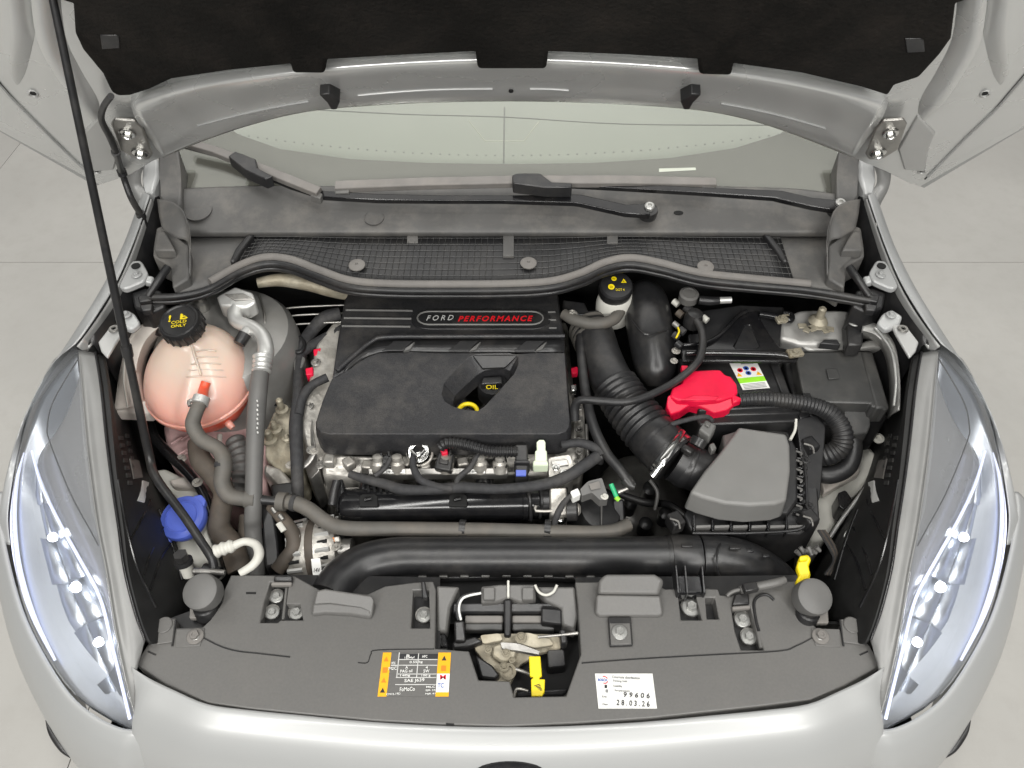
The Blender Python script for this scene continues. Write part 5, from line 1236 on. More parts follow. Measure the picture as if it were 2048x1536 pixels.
for a, b, m_ in ((.25, .36, 'redink'), (.75, .33, 'redink'), (.5, .30, 'blueink'), (.5, .46, 'blueink')):
    p = P(*onl(a, b, .0004)); lathe('pictogram', p, (0, 0, 1), [(.0052, 0), (.0052, .0004), (.003, .0004), (.003, 0)], m_, lb, 12)
for a, b in ((.14, .56), (.86, .53)): quad('warning_triangle', [onl(a - .1, b), onl(a, b - .12), onl(a + .1, b)], None, 'orange', lb)
for k in range(4): quad('text_line', [onl(.08, .82 + k * .045), onl(.92, .79 + k * .045), onl(.92, .805 + k * .045), onl(.08, .835 + k * .045)], None, 'greyink', lb)
quad('text_line', [onl(.4, .13), onl(.85, .12), onl(.85, .15), onl(.4, .16)], None, 'greyink', lb)
# red terminal cover
rc = thing('terminal_cover', 'bright red moulded cover over the battery terminal', 'terminal cover', P(1400, 800, .80))
prism('top_shell', rnd([(1362, 742, .842), (1440, 738, .842), (1452, 750, .842), (1462, 752, .84), (1474, 768, .838), (1476, 784, .836), (1470, 792, .834), (1440, 800, .834), (1392, 802, .834), (1356, 800, .836), (1340, 792, .836), (1345, 775, .838), (1366, 765, .84)], .2, 3), None, .02, 'red', rc, .005, 3)
prism('front_shell', rnd([(1336, 790, .836), (1372, 786, .836), (1440, 792, .834), (1474, 785, .832), (1470, 808, .824), (1455, 820, .818), (1428, 826, .815), (1404, 814, .82), (1382, 808, .824), (1362, 822, .818), (1342, 828, .815), (1333, 812, .822)], .2, 3), None, .022, 'red', rc, .004, 3)
prism('flap', [(1362, 800, .8375), (1390, 790, .8385), (1438, 793, .8375), (1432, 800, .835), (1396, 800, .835)], None, .004, 'red', rc, .001)
prism('spout', [(1462, 786, .836), (1482, 794, .834), (1484, 800, .832), (1466, 806, .83)], None, .014, 'red', rc, .003)
box('side_tab', P(1369, 740, .838), (.012, .012, .012), 'red', rc)
pc = tube('battery_cable', [(1478, 800, .822, 13), (1520, 797, .825, 14), (1580, 802, .822, 15), (1630, 812, .815, 16), (1664, 830, .805, 18), (1684, 862, .79, 20), (1682, 892, .77, 21), (1660, 908, .755, 21), (1640, 912, .745, 20)], 'blackrubber', None, sides=18, wave=(.0065, .05)); tag(pc, 'thick ribbed black cable from the red terminal cover looping past the fuse box', 'cable')
lw2 = tube('lower_hose_loop', [(1700, 860, .76, 18), (1706, 900, .745, 18), (1694, 935, .73, 18), (1660, 950, .72, 18), (1630, 945, .715, 17)], 'blackrubber', None, sides=16); tag(lw2, 'smooth black hose curving below the ribbed battery cable', 'hose')
tr = thing('battery_tray_wall', 'upright black tray wall between filter box and ribbed cable loop', 'tray', P(1620, 920, .60))
prism('wall', rnd([(1592, 838, .79), (1632, 830, .79), (1652, 850, .785), (1650, 880, .775), (1640, 1000, .73), (1612, 1000, .73), (1600, 900, .77)], .12, 3), None, .14, 'black', tr, .006, 3)
prism('side_post', [(1566, 720, .80), (1590, 716, .80), (1622, 830, .79), (1600, 840, .79)], None, .15, 'black', tr, .004)
tube('pale_edge', [(1592, 838, .80, 3), (1590, 860, .79, 3), (1580, 880, .785, 3)], 'natural', tr)
# hold-down bracket over the battery
hb = thing('battery_bracket', 'black metal hold-down bracket with a triangular hole above the battery', 'bracket', P(1480, 700, .80))
plate('bracket_plate', [(1362, 692, .845), (1400, 688, .845), (1440, 672, .847), (1470, 640, .85), (1492, 624, .852), (1520, 622, .852), (1522, 640, .85), (1540, 670, .847), (1560, 694, .845), (1590, 700, .843), (1598, 716, .842), (1590, 722, .842), (1365, 722, .842)], [[(1468, 692, .845), (1490, 652, .848), (1500, 650, .848), (1518, 692, .845), (1510, 698, .8445), (1474, 698, .8445)]], None, .006, 'gloss', hb, .002)
tube('bead', [(1372, 706, .849, 7), (1450, 706, .849, 7), (1550, 709, .848, 7), (1578, 714, .846, 6)], 'gloss', hb, sides=12)
tube('edge_bead', [(1366, 690, .85, 4), (1410, 686, .85, 4), (1444, 666, .852, 4), (1474, 634, .855, 4), (1494, 622, .857, 4)], 'gloss', hb, sides=8)
prism('triangle_rim', [(1466, 700, .8435), (1492, 644, .847), (1500, 643, .847), (1524, 700, .8435)], None, .003, 'satin', hb, .001)
for (u, v, z) in ((1566, 638, .858), (1590, 706, .852)):
    q = box('rusty_nut', P(u, v, z), (.028, .018, .008), 'rust', hb, Matrix.Rotation(.2, 3, 'Z'), .002)
    bolt(q, u, v, z + .004, 11, 'rust')
tube('arm', [(1520, 628, .855, 7), (1545, 632, .857, 7), (1578, 640, .857, 8), (1582, 630, .857, 6), (1566, 626, .857, 5)], 'gloss', hb)
bolt(hb, 1352, 702, .845, 9, 'alu'); bolt(hb, 1348, 722, .84, 8, 'alu')
# battery rear box and small parts behind it
rb = thing('module_box', 'black module box tucked between battery bracket and scuttle seal', 'box', P(1450, 650, .78))
prism('box', [(1395, 620, .85), (1480, 608, .85), (1570, 612, .85), (1560, 700, .835), (1400, 700, .835)], None, .1, 'black', rb, .005)
prism('step', [(1376, 668, .842), (1408, 664, .842), (1410, 690, .838), (1378, 692, .838)], None, .05, 'satin', rb, .003)
gr = thing('ground_lead', 'long black battery lead drooping from the valve over the bellows hose', 'cable', P(1300, 800, .80))
tube('lead', [(1392, 640, .875, 8), (1404, 664, .872, 8), (1404, 700, .866, 8), (1392, 728, .858, 8), (1352, 762, .846, 8), (1300, 790, .842, 8), (1250, 804, .842, 8), (1200, 802, .84, 8), (1162, 800, .835, 8), (1150, 814, .82, 9), (1150, 840, .80, 9)], 'blackrubber', gr, sides=12)
lathe('boot', P(1388, 634, .872), (.1, 0, 1), [(.016, -.02), (.017, 0), (.014, .01), (.006, .013)], 'satin', gr, 20)
lathe('round_clip', P(1378, 590, .885), (0, -.1, 1), [(.018, -.012), (.018, .003), (.013, .005), (.012, .003), (0, .003)], 'slam', gr, 20)
wb = thing('wiring_cluster', 'cluster of small metal studs and plugs behind the resonator box', 'plugs', P(1370, 640, .80))
for i, (u, v, m_, r) in enumerate(((1352, 606, 'natural', 7), (1360, 628, 'oldrubber', 8), (1352, 650, 'steel', 6), (1364, 662, 'tape', 8), (1376, 618, 'tape', 9), (1410, 638, 'natural', 7), (1352, 672, 'tape', 7), (1358, 690, 'satin', 8))):
    tube('plug', [(u - 5, v - 4, .86, r), (u + 5, v + 4, .858, r)], m_, wb, n=1, sides=10)
tube('yellow_wire', [(1352, 676, .866, 2), (1358, 664, .868, 2), (1356, 655, .868, 2)], 'yellow', wb, sides=6)
cn = tube('sensor_lead', [(1398, 600, .885, 9), (1420, 602, .885, 9), (1438, 601, .885, 8)], 'black', None); tag(cn, 'black lead with a pale ferrule under the scuttle seal', 'cable')
tube('ferrule', [(1436, 601, .885, 7), (1462, 600, .885, 7)], 'alupipe', cn, n=1)
# strut tower with silver shield
s2 = thing('strut_tower', 'silver strut tower behind the fuse box with a rusty top nut', 'strut tower', P(1640, 680, .62))
prism('dome', rnd([(1560, 640, .845), (1600, 618, .86), (1690, 618, .86), (1720, 632, .855), (1720, 670, .845), (1700, 690, .835), (1600, 690, .835), (1560, 675, .84)], .2, 4), None, .15, 'silver', s2, .016, 4)
patch('shield', [pts3([(1600, 690, .83), (1700, 690, .83), (1745, 680, .835), (1770, 690, .83)]), pts3([(1620, 705, .82), (1720, 702, .82), (1768, 704, .82), (1790, 740, .80)]), pts3([(1640, 720, .74), (1740, 720, .74), (1786, 740, .74), (1796, 790, .74)])], 'silver', s2, nu=5, nv=4)
for k_ in range(7): box('rust_patch', P(1605 + k_ * 9, 652 + (k_ * 7) % 9, .862), (.016, .012, .003), 'rust', s2, Matrix.Rotation(k_, 3, 'Z'), .001)
lathe('top_nut', P(1636, 642, .862), (0, 0, 1), [(.018, 0), (.014, .006), (.008, .01), (.007, .03), (.004, .033)], 'rust', s2, 14)
sb = thing('hose_bracket', 'black bracket with a bright bolt standing on the silver strut tower', 'bracket', P(1708, 680, .83))
prism('body', [(1692, 634, .875), (1724, 630, .875), (1728, 670, .865), (1726, 690, .86), (1696, 690, .86)], None, .03, 'black', sb, .004)
bolt(sb, 1708, 645, .8755, 12, 'bolt')
prism('clip', [(1640, 686, .845), (1648, 678, .847), (1675, 678, .847), (1682, 690, .844)], None, .015, 'black', sb, .002)
iw = thing('inner_wing_sheet', 'silver painted inner wing sheet curving down beside the fuse box', 'panel', P(1790, 760, .62))
patch('sheet', [pts3([(1728, 640, .88), (1760, 652, .88), (1790, 690, .87), (1800, 760, .85), (1798, 820, .83)]), pts3([(1722, 668, .86), (1750, 678, .858), (1772, 710, .845), (1782, 770, .825), (1780, 830, .80)]), pts3([(1720, 690, .70), (1745, 700, .70), (1765, 730, .70), (1775, 780, .70), (1772, 840, .68)])], 'silver', iw, nu=4, nv=4)
tube('seam', [(1750, 655, .885, 3), (1782, 700, .872, 3), (1792, 760, .855, 3), (1788, 812, .838, 3)], 'alupipe', iw)
# ================================================================ fuse box
fb = thing('fuse_box', 'square matt black fuse box with a folded lid beside the battery', 'fuse box', P(1690, 800, .66))
prism('lid', [(1588, 704, .825), (1738, 702, .825), (1776, 814, .82), (1775, 820, .82), (1742, 812, .82), (1742, 806, .82), (1610, 803, .82)], None, .035, 'fusebox', fb, .005, 3)
prism('lid_fold', [(1722, 703, .828), (1746, 703, .828), (1780, 816, .822), (1752, 816, .822)], None, .04, 'fusebox', fb, .004)
prism('body', [(1596, 800, .79), (1740, 812, .79), (1776, 825, .79), (1772, 840, .785), (1640, 850, .78), (1604, 820, .785)], None, .09, 'black', fb, .005)
prism('connector_tower', rnd([(1690, 812, .80), (1738, 812, .80), (1742, 850, .785), (1735, 866, .78), (1700, 870, .778), (1686, 850, .785)], .15, 3), None, .08, 'fusebox', fb, .005, 3)
prism('logo_relief', [(1652, 738, .8265), (1674, 736, .8265), (1680, 756, .826), (1658, 758, .826)], None, .003, 'fusebox', fb, .001)
box('lid_catch', P(1612, 800, .812), (.014, .016, .02), 'black', fb)
# chassis items right side
rr_ = thing('chassis_rail', 'white painted chassis rail showing between filter box and headlamp housing', 'chassis rail', P(1690, 960, .50))
prism('rail', [(1640, 900, .675), (1740, 890, .675), (1770, 930, .665), (1700, 1000, .645), (1650, 1080, .62), (1620, 1080, .62), (1630, 960, .66)], None, .12, 'natural', rr_, .008, 3)
prism('step', [(1640, 955, .685), (1720, 930, .685), (1720, 945, .68), (1650, 985, .675)], None, .02, 'inner', rr_, .003)
tube('edge', [(1660, 1075, .65, 4), (1690, 1030, .66, 4), (1740, 965, .68, 4)], 'alupipe', rr_)
lathe('plug', P(1756, 878, .72), (0, -.2, 1), [(.010, 0), (.010, .004), (.006, .005), (.006, .002)], 'natural', rr_, 16)
bh2 = prism('black_sleeve', rnd([(1676, 985, .69), (1692, 980, .69), (1706, 1000, .685), (1690, 1020, .68), (1678, 1012, .682)], .2, 3), None, .04, 'gloss', None, .005); tag(bh2, 'short black rubber sleeve beside the headlamp housing', 'sleeve')
prism('white_patch', [(1688, 1070, .70), (1694, 1060, .702), (1702, 1078, .698), (1692, 1090, .695)], None, .003, 'white', rr_, 0)
for i in range(4):
    WL = ('thin black wire hugging the filter tray beside the yellow lever', 'thin brown wire second from the filter tray', 'thin black wire third from the filter tray', 'thin brown wire nearest the headlamp housing behind the buffer')
    w_ = tube('wire', [(1636 + i * 4, 1060, .70, 3), (1655 + i * 4, 1090, .69, 3), (1668 + i * 2, 1120, .685, 3), (1650 + i * 3, 1150, .68, 3)], 'oldrubber' if i % 2 else 'tape', None, sides=6); tag(w_, WL[i].replace('nearest', 'next to'), 'wire', 'thin wires beside the yellow lever')
# brake booster and bulk in the dark behind
bb = thing('vacuum_hose_arc', 'black hose arcing behind the engine cover corner under the brake reservoir', 'hose', P(1180, 620, .80))
tube('hose', [(1128, 628, .84, 11), (1150, 640, .842, 12), (1190, 648, .842, 12), (1225, 640, .842, 12), (1240, 622, .842, 12)], 'rubber', bb, sides=14)
prism('bracket', [(1125, 598, .84), (1170, 604, .84), (1180, 630, .835), (1160, 632, .835), (1130, 620, .838)], None, .03, 'black', bb, .004)
bolt(bb, 1144, 628, .848, 11, 'alu')
for (u, v) in ((1148, 740), (1146, 775)):
    k = prism('red_clip' if v < 760 else 'steel_pin', [(u - 6, v - 5, .79), (u + 8, v - 8, .79), (u + 8, v + 6, .786), (u - 4, v + 8, .786)], None, .012, 'red' if v < 760 else 'chrome', None, .002)
    tag(k, 'small red clip beside the engine cover edge' if v < 760 else 'shiny pin below the red clip beside the engine cover', 'clip' if v < 760 else 'pin')
# ================================================================ front panel
ZP = .75
fp = thing('front_panel', 'broad grey-black plastic radiator panel across the front of the engine bay', 'panel', P(1016, 1300, .70))
outer = [(270, 1328), (330, 1368), (415, 1405), (500, 1417), (600, 1427), (750, 1441), (900, 1449), (1016, 1452), (1150, 1446), (1300, 1436), (1400, 1425), (1520, 1412), (1620, 1399), (1690, 1371), (1764, 1330), (1735, 1285), (1722, 1238), (1690, 1236), (1688, 1262), (1640, 1262), (1622, 1245), (1612, 1200), (1603, 1160), (1560, 1164), (1500, 1176), (1462, 1192), (1440, 1190), (1436, 1178), (1404, 1176), (1330, 1178), (1300, 1160), (1180, 1164), (1150, 1164), (1156, 1210), (1162, 1308), (1132, 1392), (1028, 1394), (1020, 1362), (957, 1360), (938, 1302), (870, 1297), (872, 1180), (866, 1162), (832, 1164), (770, 1172), (735, 1188), (640, 1180), (590, 1152), (520, 1150), (462, 1150), (448, 1180), (444, 1205), (420, 1240), (405, 1254), (352, 1256), (352, 1236), (316, 1236), (298, 1285)]
holes = [[(540, 1164), (578, 1164), (572, 1208), (600, 1208), (606, 1240), (560, 1240), (556, 1245), (520, 1245), (528, 1205)],
         [(826, 1180), (858, 1180), (860, 1256), (822, 1256)],
         [(1356, 1190), (1392, 1190), (1404, 1240), (1362, 1240)], [(1410, 1195), (1430, 1195), (1438, 1238), (1414, 1238)],
         [(1462, 1215), (1500, 1212), (1512, 1255), (1528, 1300), (1482, 1300), (1470, 1262)]]
plate('panel', outer, holes, ZP, .03, 'slam', fp, .0018)
prism('under_tray', [(480, 1150), (640, 1150), (880, 1155), (880, 1300), (600, 1300), (480, 1280)], ZP - .022, .01, 'black', fp, 0)
prism('under_tray', [(1150, 1155), (1620, 1150), (1620, 1310), (1170, 1310)], ZP - .022, .01, 'black', fp, 0)
prism('corner_plate', [(330, 1240), (470, 1190), (470, 1290), (330, 1300)], ZP - .016, .01, 'black', fp, 0)
for s in SIDES:
    prism('corner_tab', [(316, 1239, .754), (350, 1238, .754), (344, 1284, .754), (300, 1290, .754)], None, .008, 'slam', fp, .001, s=s)
    tube3('corner_groove', [(PM(s, 296, 1303, ZP), .0012), (PM(s, 312, 1310, ZP), .0012)], 'black', fp, 6, 1)
    p = PM(s, 328, 1250, .7545); lathe('blind_rivet', p, (0, 0, 1), [(.0125, 0), (.0125, .001), (.0115, .0018), (.011, .0008), (0, .0012)], 'slam', fp, 24)
    tube3('tab_edge', [(PM(s, 352, 1240, .752), .0015), (PM(s, 344, 1292, .752), .0015)], 'black', fp, 6, 1)
    prism('screw_plate', [(352, 1258, .7515), (410, 1256, .7515), (400, 1292, .7515), (350, 1294, .7515)], None, .004, 'slam', fp, .001, s=s)
    bolt(fp, 0, 0, 0, 17, 'sealgrey', at=PM(s, 391, 1273, .7518))
    q = bolt(fp, 0, 0, 0, 8, 'bolt', at=PM(s, 391, 1273, .7545))
    # seam of the upper skin
    sm = [(408, 1276), (440, 1292), (475, 1302), (520, 1307), (580, 1314)] if s < 0 else [(408, 1276), (440, 1292), (475, 1302), (620, 1310), (760, 1318), (868, 1326)]
    tube3('panel_seam', [(PM(s, u, v, ZP + .0002), .0011) for u, v in sm], 'black', fp, 6, 4)
tube('panel_seam', [(716, 1325, ZP, 1.2), (735, 1325, ZP, 1.2), (742, 1308, ZP, 1.2), (756, 1300, ZP, 1.2), (868, 1298, ZP, 1.2)], 'black', fp, sides=6, n=4)
# air scoops
def scoop(pt, lipb, z0, z1):
    prism('scoop', pt, None, .03, 'slam', fp, .006, 4)
    prism('scoop_mouth', lipb, None, .012, 'slam', fp, .004, 3)
scoop([(632, 1180, .772), (650, 1176, .774), (742, 1190, .774), (748, 1198, .772), (744, 1234, .756), (700, 1226, .758), (650, 1222, .758), (622, 1226, .757)], [(624, 1206, .765), (660, 1204, .766), (720, 1212, .766), (742, 1220, .763), (743, 1236, .756), (700, 1229, .757), (650, 1226, .757), (622, 1230, .756)], 0, 0)
scoop([(1210, 1146, .785), (1310, 1146, .785), (1330, 1158, .78), (1318, 1190, .77), (1196, 1188, .77), (1196, 1160, .78)], [(1192, 1188, .772), (1322, 1190, .772), (1328, 1228, .757), (1318, 1232, .756), (1200, 1232, .756), (1190, 1226, .757)], 0, 0)
prism('bolt_tab', [(1216, 1234, .7575), (1262, 1234, .7575), (1266, 1290, .7565), (1220, 1292, .7565)], None, .006, 'black', fp, .0012)
prism('bolt_tab_face', [(1219, 1246, .7588), (1260, 1246, .7588), (1263, 1288, .758), (1222, 1289, .758)], None, .003, 'slam', fp, .0008)
bolt(fp, 1239, 1265, .7588, 16)
for (u, v, r) in ((554, 1194, 13), (545, 1226, 14), (594, 1226, 15), (848, 1232, 15), (1382, 1216, 19), (1484, 1240, 16), (1497, 1275, 16)):
    bolt(fp, u, v, ZP - .016, r)
    lathe('washer', P(u, v, ZP - .0215), (0, 0, 1), [(r * 1.15 * px(P(u, v, ZP)), 0), (r * 1.15 * px(P(u, v, ZP)), .005)], 'steel', fp, 20)
# strap clips over the pockets
for q in ([(543, 1163, .758), (584, 1163, .758), (582, 1170, .757), (541, 1170, .757)], [(1464, 1212, .757), (1500, 1209, .757), (1502, 1216, .756), (1466, 1219, .756)]): prism('strap', q, None, .008, 'sealgrey', fp, .002)
for q in ([(548, 1150, .762), (586, 1150, .762), (584, 1163, .758), (546, 1163, .758)], [(1470, 1186, .76), (1498, 1184, .76), (1500, 1208, .757), (1464, 1210, .757)]): prism('strap_slot', q, None, .01, 'black', fp, .003)
tube('pocket_clip', [(574, 1170, ZP - .005, 3), (570, 1206, ZP - .005, 3), (566, 1240, ZP - .005, 3)], 'slam', fp, sides=8)
tube('pocket_clip', [(532, 1170, ZP - .005, 3), (526, 1210, ZP - .005, 3), (522, 1240, ZP - .005, 3)], 'slam', fp, sides=8)
tube('pocket_clip', [(1504, 1218, ZP - .003, 4), (1512, 1250, ZP - .003, 4), (1522, 1296, ZP - .003, 4)], 'slam', fp, sides=8)
tube('relief_arc', [(1548, 1200, ZP + .001, 3), (1535, 1190, ZP + .001, 3), (1518, 1192, ZP + .001, 3), (1508, 1206, ZP + .001, 3), (1512, 1240, ZP + .001, 3), (1518, 1262, ZP + .001, 3)], 'black', fp, sides=8)
prism('duct_mount', [(1352, 1150, .775), (1402, 1150, .775), (1408, 1188, .76), (1358, 1188, .76)], None, .02, 'gloss', fp, .003)
for u in (1352, 1370, 1404): prism('mount_fin', [(u - 2, 1130, .785), (u + 2, 1130, .785), (u + 8, 1186, .765), (u + 3, 1186, .765)], None, .03, 'black', fp, .001)
tube('cable_tie', [(1480, 1180, .765, 8), (1510, 1174, .767, 9), (1550, 1166, .77, 9), (1570, 1160, .77, 8)], 'slam', fp)
box('tie_lock', P(1500, 1176, .775), (.022, .014, .012), 'black', fp, Matrix.Rotation(.2, 3, 'Z'), .002)
tube('tie_tail', [(1454, 1192, .757, 4), (1464, 1184, .76, 4), (1482, 1178, .765, 4)], 'slam', fp)
prism('upright_tab', [(842, 1162, .765), (850, 1162, .765), (856, 1196, .752), (844, 1196, .752)], None, .01, 'satin', fp, .002)
prism('small_slot', [(492, 1184, .7505), (512, 1184, .7505), (512, 1188, .7505), (492, 1188, .7505)], None, .002, 'dark', fp, 0)
prism('front_notch', [(892, 1446, .7505), (908, 1447, .7505), (908, 1450, .7505), (892, 1449, .7505)], None, .003, 'dark', fp, 0)
# rubber buffers
for s, lab in ((-1, 'round grey rubber bonnet buffer beside the washer filler'), (1, 'round dark rubber bonnet buffer beside the yellow lever')):
    u, v = (398, 1182) if s < 0 else (1632, 1192)
    b = thing('bonnet_buffer', lab, 'buffer', P(u + (12 if s < 0 else -16), v + 40, ZP))
    c = P(u, v, .79)
    lathe('head', c, (-.12 * s * -1, -.32, 1), [(.021, -.03), (.026, -.026), (.0275, -.010), (.026, -.002), (.021, .001), (0, .0015)], 'greyplastic', b, 30)
    foot = P(u + (14 if s < 0 else -18), v + 38, ZP)
    lathe('stem', foot, (c - foot), [(.017, -.01), (.017, .006), (.0145, .008), (.0145, .03)], 'black', b, 24)
    prism('foot_plate', [(foot_u, foot_v, ZP - .002) for foot_u, foot_v in ((u - 18, v + 20), (u + 24, v + 20), (u + 26, v + 54), (u - 20, v + 54))], None, .01, 'sealgrey', b, .002)
# yellow bonnet-side lever
yl = thing('yellow_lever', 'upright yellow plastic lever standing behind the right rubber buffer'.replace('right ', ''), 'lever', P(1605, 1185, .72))
prism('handle', [(1600, 1110, .80), (1617, 1108, .80), (1624, 1118, .796), (1618, 1130, .792), (1622, 1148, .785), (1618, 1166, .778), (1606, 1190, .768), (1598, 1172, .776), (1592, 1160, .78), (1600, 1148, .785), (1594, 1132, .792)], None, .014, 'yellow', yl, .003)
prism('grip', [(1599, 1112, .804), (1616, 1110, .804), (1616, 1120, .80), (1600, 1122, .80)], None, .006, 'yellow', yl, .002)
for i in range(6): 
    a_ = i * .9
    tube('metal_clip', [(1592 + i * 8, 1102 - (i % 2) * 8, .78, 5), (1600 + i * 8, 1110 - (i % 3) * 4, .775, 4)], 'slam', yl, n=1, sides=8)
# warning label and service sticker
def skew(u0, v0, u1, v1, lean0, lean1):
    return lambda a, b: (u0 + (u1 - u0) * a + (lean0 + (lean1 - lean0) * a) * b, v0 + (v1 - v0) * b)
wl = thing('warning_label', 'orange, black and white warning label on the front panel', 'label', P(830, 1350, ZP))
g = skew(766, 1305, 902, 1393, -11, -5)
def lq(n_, a0, b0, a1, b1, m_, z=ZP + .0012, par=None): return quad(n_, [g(a0, b0) + (z,), g(a1, b0) + (z,), g(a1, b1) + (z,), g(a0, b1) + (z,)], None, m_, par or wl)
lq('film', 0, 0, 1, 1, 'slam', ZP + .0008)
lq('orange_strip', 0, 0, .125, 1, 'orange'); lq('orange_strip', .815, 0, 1, 1, 'orange')
lq('white_field', .815, .48, 1, .90, 'white', ZP + .0016)
lq('dark_field', .25, .03, .81, .15, 'ink')
for b in (.15, .28, .48, .56, .72): lq('rule', .23, b, .81, b + .015, 'fadedwhite')
for a, b0, b1 in ((.235, .0, .56), (.52, .02, .56)): lq('rule', a, b0, a + .012, b1, 'fadedwhite')
lq('rule', .14, .28, .24, .30, 'fadedwhite')
for a, b in ((.06, .15), (.06, .40), (.06, .63), (.06, .86), (.905, .13), (.905, .36)):
    z = ZP + .0017
    if b in (.40, .36): lq('symbol', a - .035, b - .06, a + .035, b + .06, 'deeporange', z)
    else:
        quad('symbol', [g(a - .035, b + .05) + (z,), g(a, b - .06) + (z,), g(a + .035, b + .05) + (z,)], None, 'ink' if b in (.13, .86) else 'deeporange', wl)
for s_, a, b, w, h, m_ in (('R', .38, .08, 8, 6, 'white'), ('1234yf', .40, .12, 20, 5, 'white'), ('HFC', .62, .09, 10, 5, 'white'), ('0.55 kg', .50, .22, 26, 6, 'white'), ('WSS', .17, .24, 8, 5, 'white'), ('M2C', .17, .36, 16, 6, 'white'), ('A', .37, .34, 6, 5, 'white'), ('PAG oil', .37, .42, 24, 6, 'white'), ('4', .66, .34, 5, 5, 'white'), ('5W', .66, .42, 12, 6, 'white'), ('140g', .36, .525, 20, 5, 'white'), ('100 g', .66, .525, 18, 5, 'white'), ('SAE J639', .50, .64, 40, 8, 'white'), ('FoMoCo', .41, .83, 30, 8, 'white'), ('CN15-19D', .22, .94, 28, 4, 'white'), ('MLC', .74, .78, 18, 4, 'white'), ('SJR 55', .74, .86, 20, 4, 'white'), ('MJR 41', .74, .94, 20, 4, 'white'), ('M', .905, .56, 12, 9, 'redink'), ('TC', .88, .75, 12, 9, 'blueink')):
    u, v = g(a, b); text(wl, s_, u, v, ZP + .002, w, h, m_, 'printed_text', bold=.01)
sk = thing('service_sticker', 'white handwritten timing-belt service sticker on the front panel', 'sticker', P(1250, 1385, ZP))
g2 = skew(1190, 1347, 1305, 1417, 7, 9)
quad('paper', [g2(0, 0) + (ZP + .001,), g2(1, 0) + (ZP + .001,), g2(1, 1) + (ZP + .001,), g2(0, 1) + (ZP + .001,)], None, 'white', sk)
for s_, a, b, w, h, m_, sh in (('Courroie distribution', .53, .115, 56, 5, 'greyink', 0), ('Timing belt', .42, .225, 30, 5, 'greyink', 0), ('Contrôlée', .37, .36, 18, 4.5, 'greyink', 0), ('Remplacement', .44, .50, 30, 4.5, 'greyink', 0), ('Kms', .12, .66, 9, 4, 'greyink', 0), ('Date', .12, .88, 10, 4, 'greyink', 0), ('9 9 6 0 6', .68, .62, 52, 10, 'ink', .15), ('2 8 . 0 3 . 2 6', .60, .85, 66, 11, 'ink', .1), ('BOSCH', .12, .185, 18, 5, 'blueink', 0)):
    u, v = g2(a, b); text(sk, s_, u, v, ZP + .0018, w, h, m_, 'printed_text', sh, bold=.012)
for k, m_ in ((1, 'redink'), (-1, 'redink')):
    arc = [g2(.155 + .055 * math.cos(t), .185 - k * .10 * math.sin(t)) for t in [math.pi * (.15 + .5 * i / 5) for i in range(6)]]
    tube('logo_arc', [(u, v, ZP + .0016, .9) for u, v in arc], m_, sk, sides=5, n=2)
for a, b, m_ in ((.165, .37, 'ink'), (.175, .50, 'greyink')):
    u, v = g2(a, b); quad('tick_box', [(u - 2.5, v - 3, ZP + .0017), (u + 2.5, v - 3, ZP + .0017), (u + 2.5, v + 3, ZP + .0017), (u - 2.5, v + 3, ZP + .0017)], None, m_, sk)
# ================================================================ bonnet latch in the panel opening
la = thing('bonnet_latch', 'greasy metal bonnet latch with a yellow release lever in the panel opening', 'latch', P(1010, 1320, .60))
prism('well_floor', [(866, 1160), (1170, 1160), (1170, 1400), (940, 1400), (866, 1300)], .675, .02, 'dark', la, 0)
prism('cross_member', [(905, 1205, .735), (1130, 1205, .735), (1130, 1226, .725), (905, 1226, .725)], None, .02, 'black', la, .003)
prism('carrier_top', [(962, 1172, .752), (1000, 1168, .753), (1070, 1168, .753), (1072, 1200, .742), (1040, 1204, .742), (1018, 1195, .745), (996, 1204, .742), (962, 1206, .742)], None, .02, 'slam', la, .003)
for u in (978, 1056): prism('carrier_rib', [(u - 12, 1174, .757), (u + 12, 1174, .757), (u + 12, 1200, .747), (u - 12, 1200, .747)], None, .01, 'slam', la, .002)
prism('white_marker', [(1014, 1160, .762), (1019, 1160, .762), (1019, 1194, .75), (1014, 1194, .75)], None, .006, 'natural', la, .001)
tube('round_cutout', [(1070, 1170, .755, 3), (1078, 1184, .752, 3), (1092, 1190, .75, 3), (1106, 1184, .752, 3), (1114, 1170, .755, 3)], 'natural', la, sides=8)
prism('side_carrier', [(1072, 1172, .746), (1150, 1172, .748), (1156, 1230, .735), (1150, 1262, .725), (1124, 1250, .728), (1122, 1215, .738), (1090, 1200, .742)], None, .03, 'slam', la, .004)
prism('side_carrier', [(872, 1170, .748), (920, 1172, .748), (900, 1215, .738), (894, 1262, .728), (874, 1262, .73)], None, .03, 'slam', la, .004)
for v_, z_, m_ in ((1238, .722, 'sealgrey'), (1254, .716, 'fusebox')):
    prism('cross_bar', [(930, v_ - 8, z_), (1006, v_ - 8, z_), (1006, v_ + 6, z_ - .003), (930, v_ + 6, z_ - .003)], None, .014, m_, la, .002)
    prism('cross_bar', [(1024, v_ - 8, z_), (1110, v_ - 8, z_), (1108, v_ + 6, z_ - .003), (1024, v_ + 6, z_ - .003)], None, .014, m_, la, .002)
prism('centre_post', [(1007, 1198, .746), (1024, 1198, .746), (1022, 1272, .72), (1008, 1272, .72)], None, .03, 'black', la, .003)
prism('right_box', [(1082, 1214, .738), (1124, 1218, .738), (1124, 1250, .727), (1082, 1244, .729)], None, .03, 'black', la, .003)
prism('switch', [(908, 1242, .742), (928, 1240, .742), (930, 1272, .732), (932, 1282, .73), (910, 1284, .73)], None, .03, 'satin', la, .003)
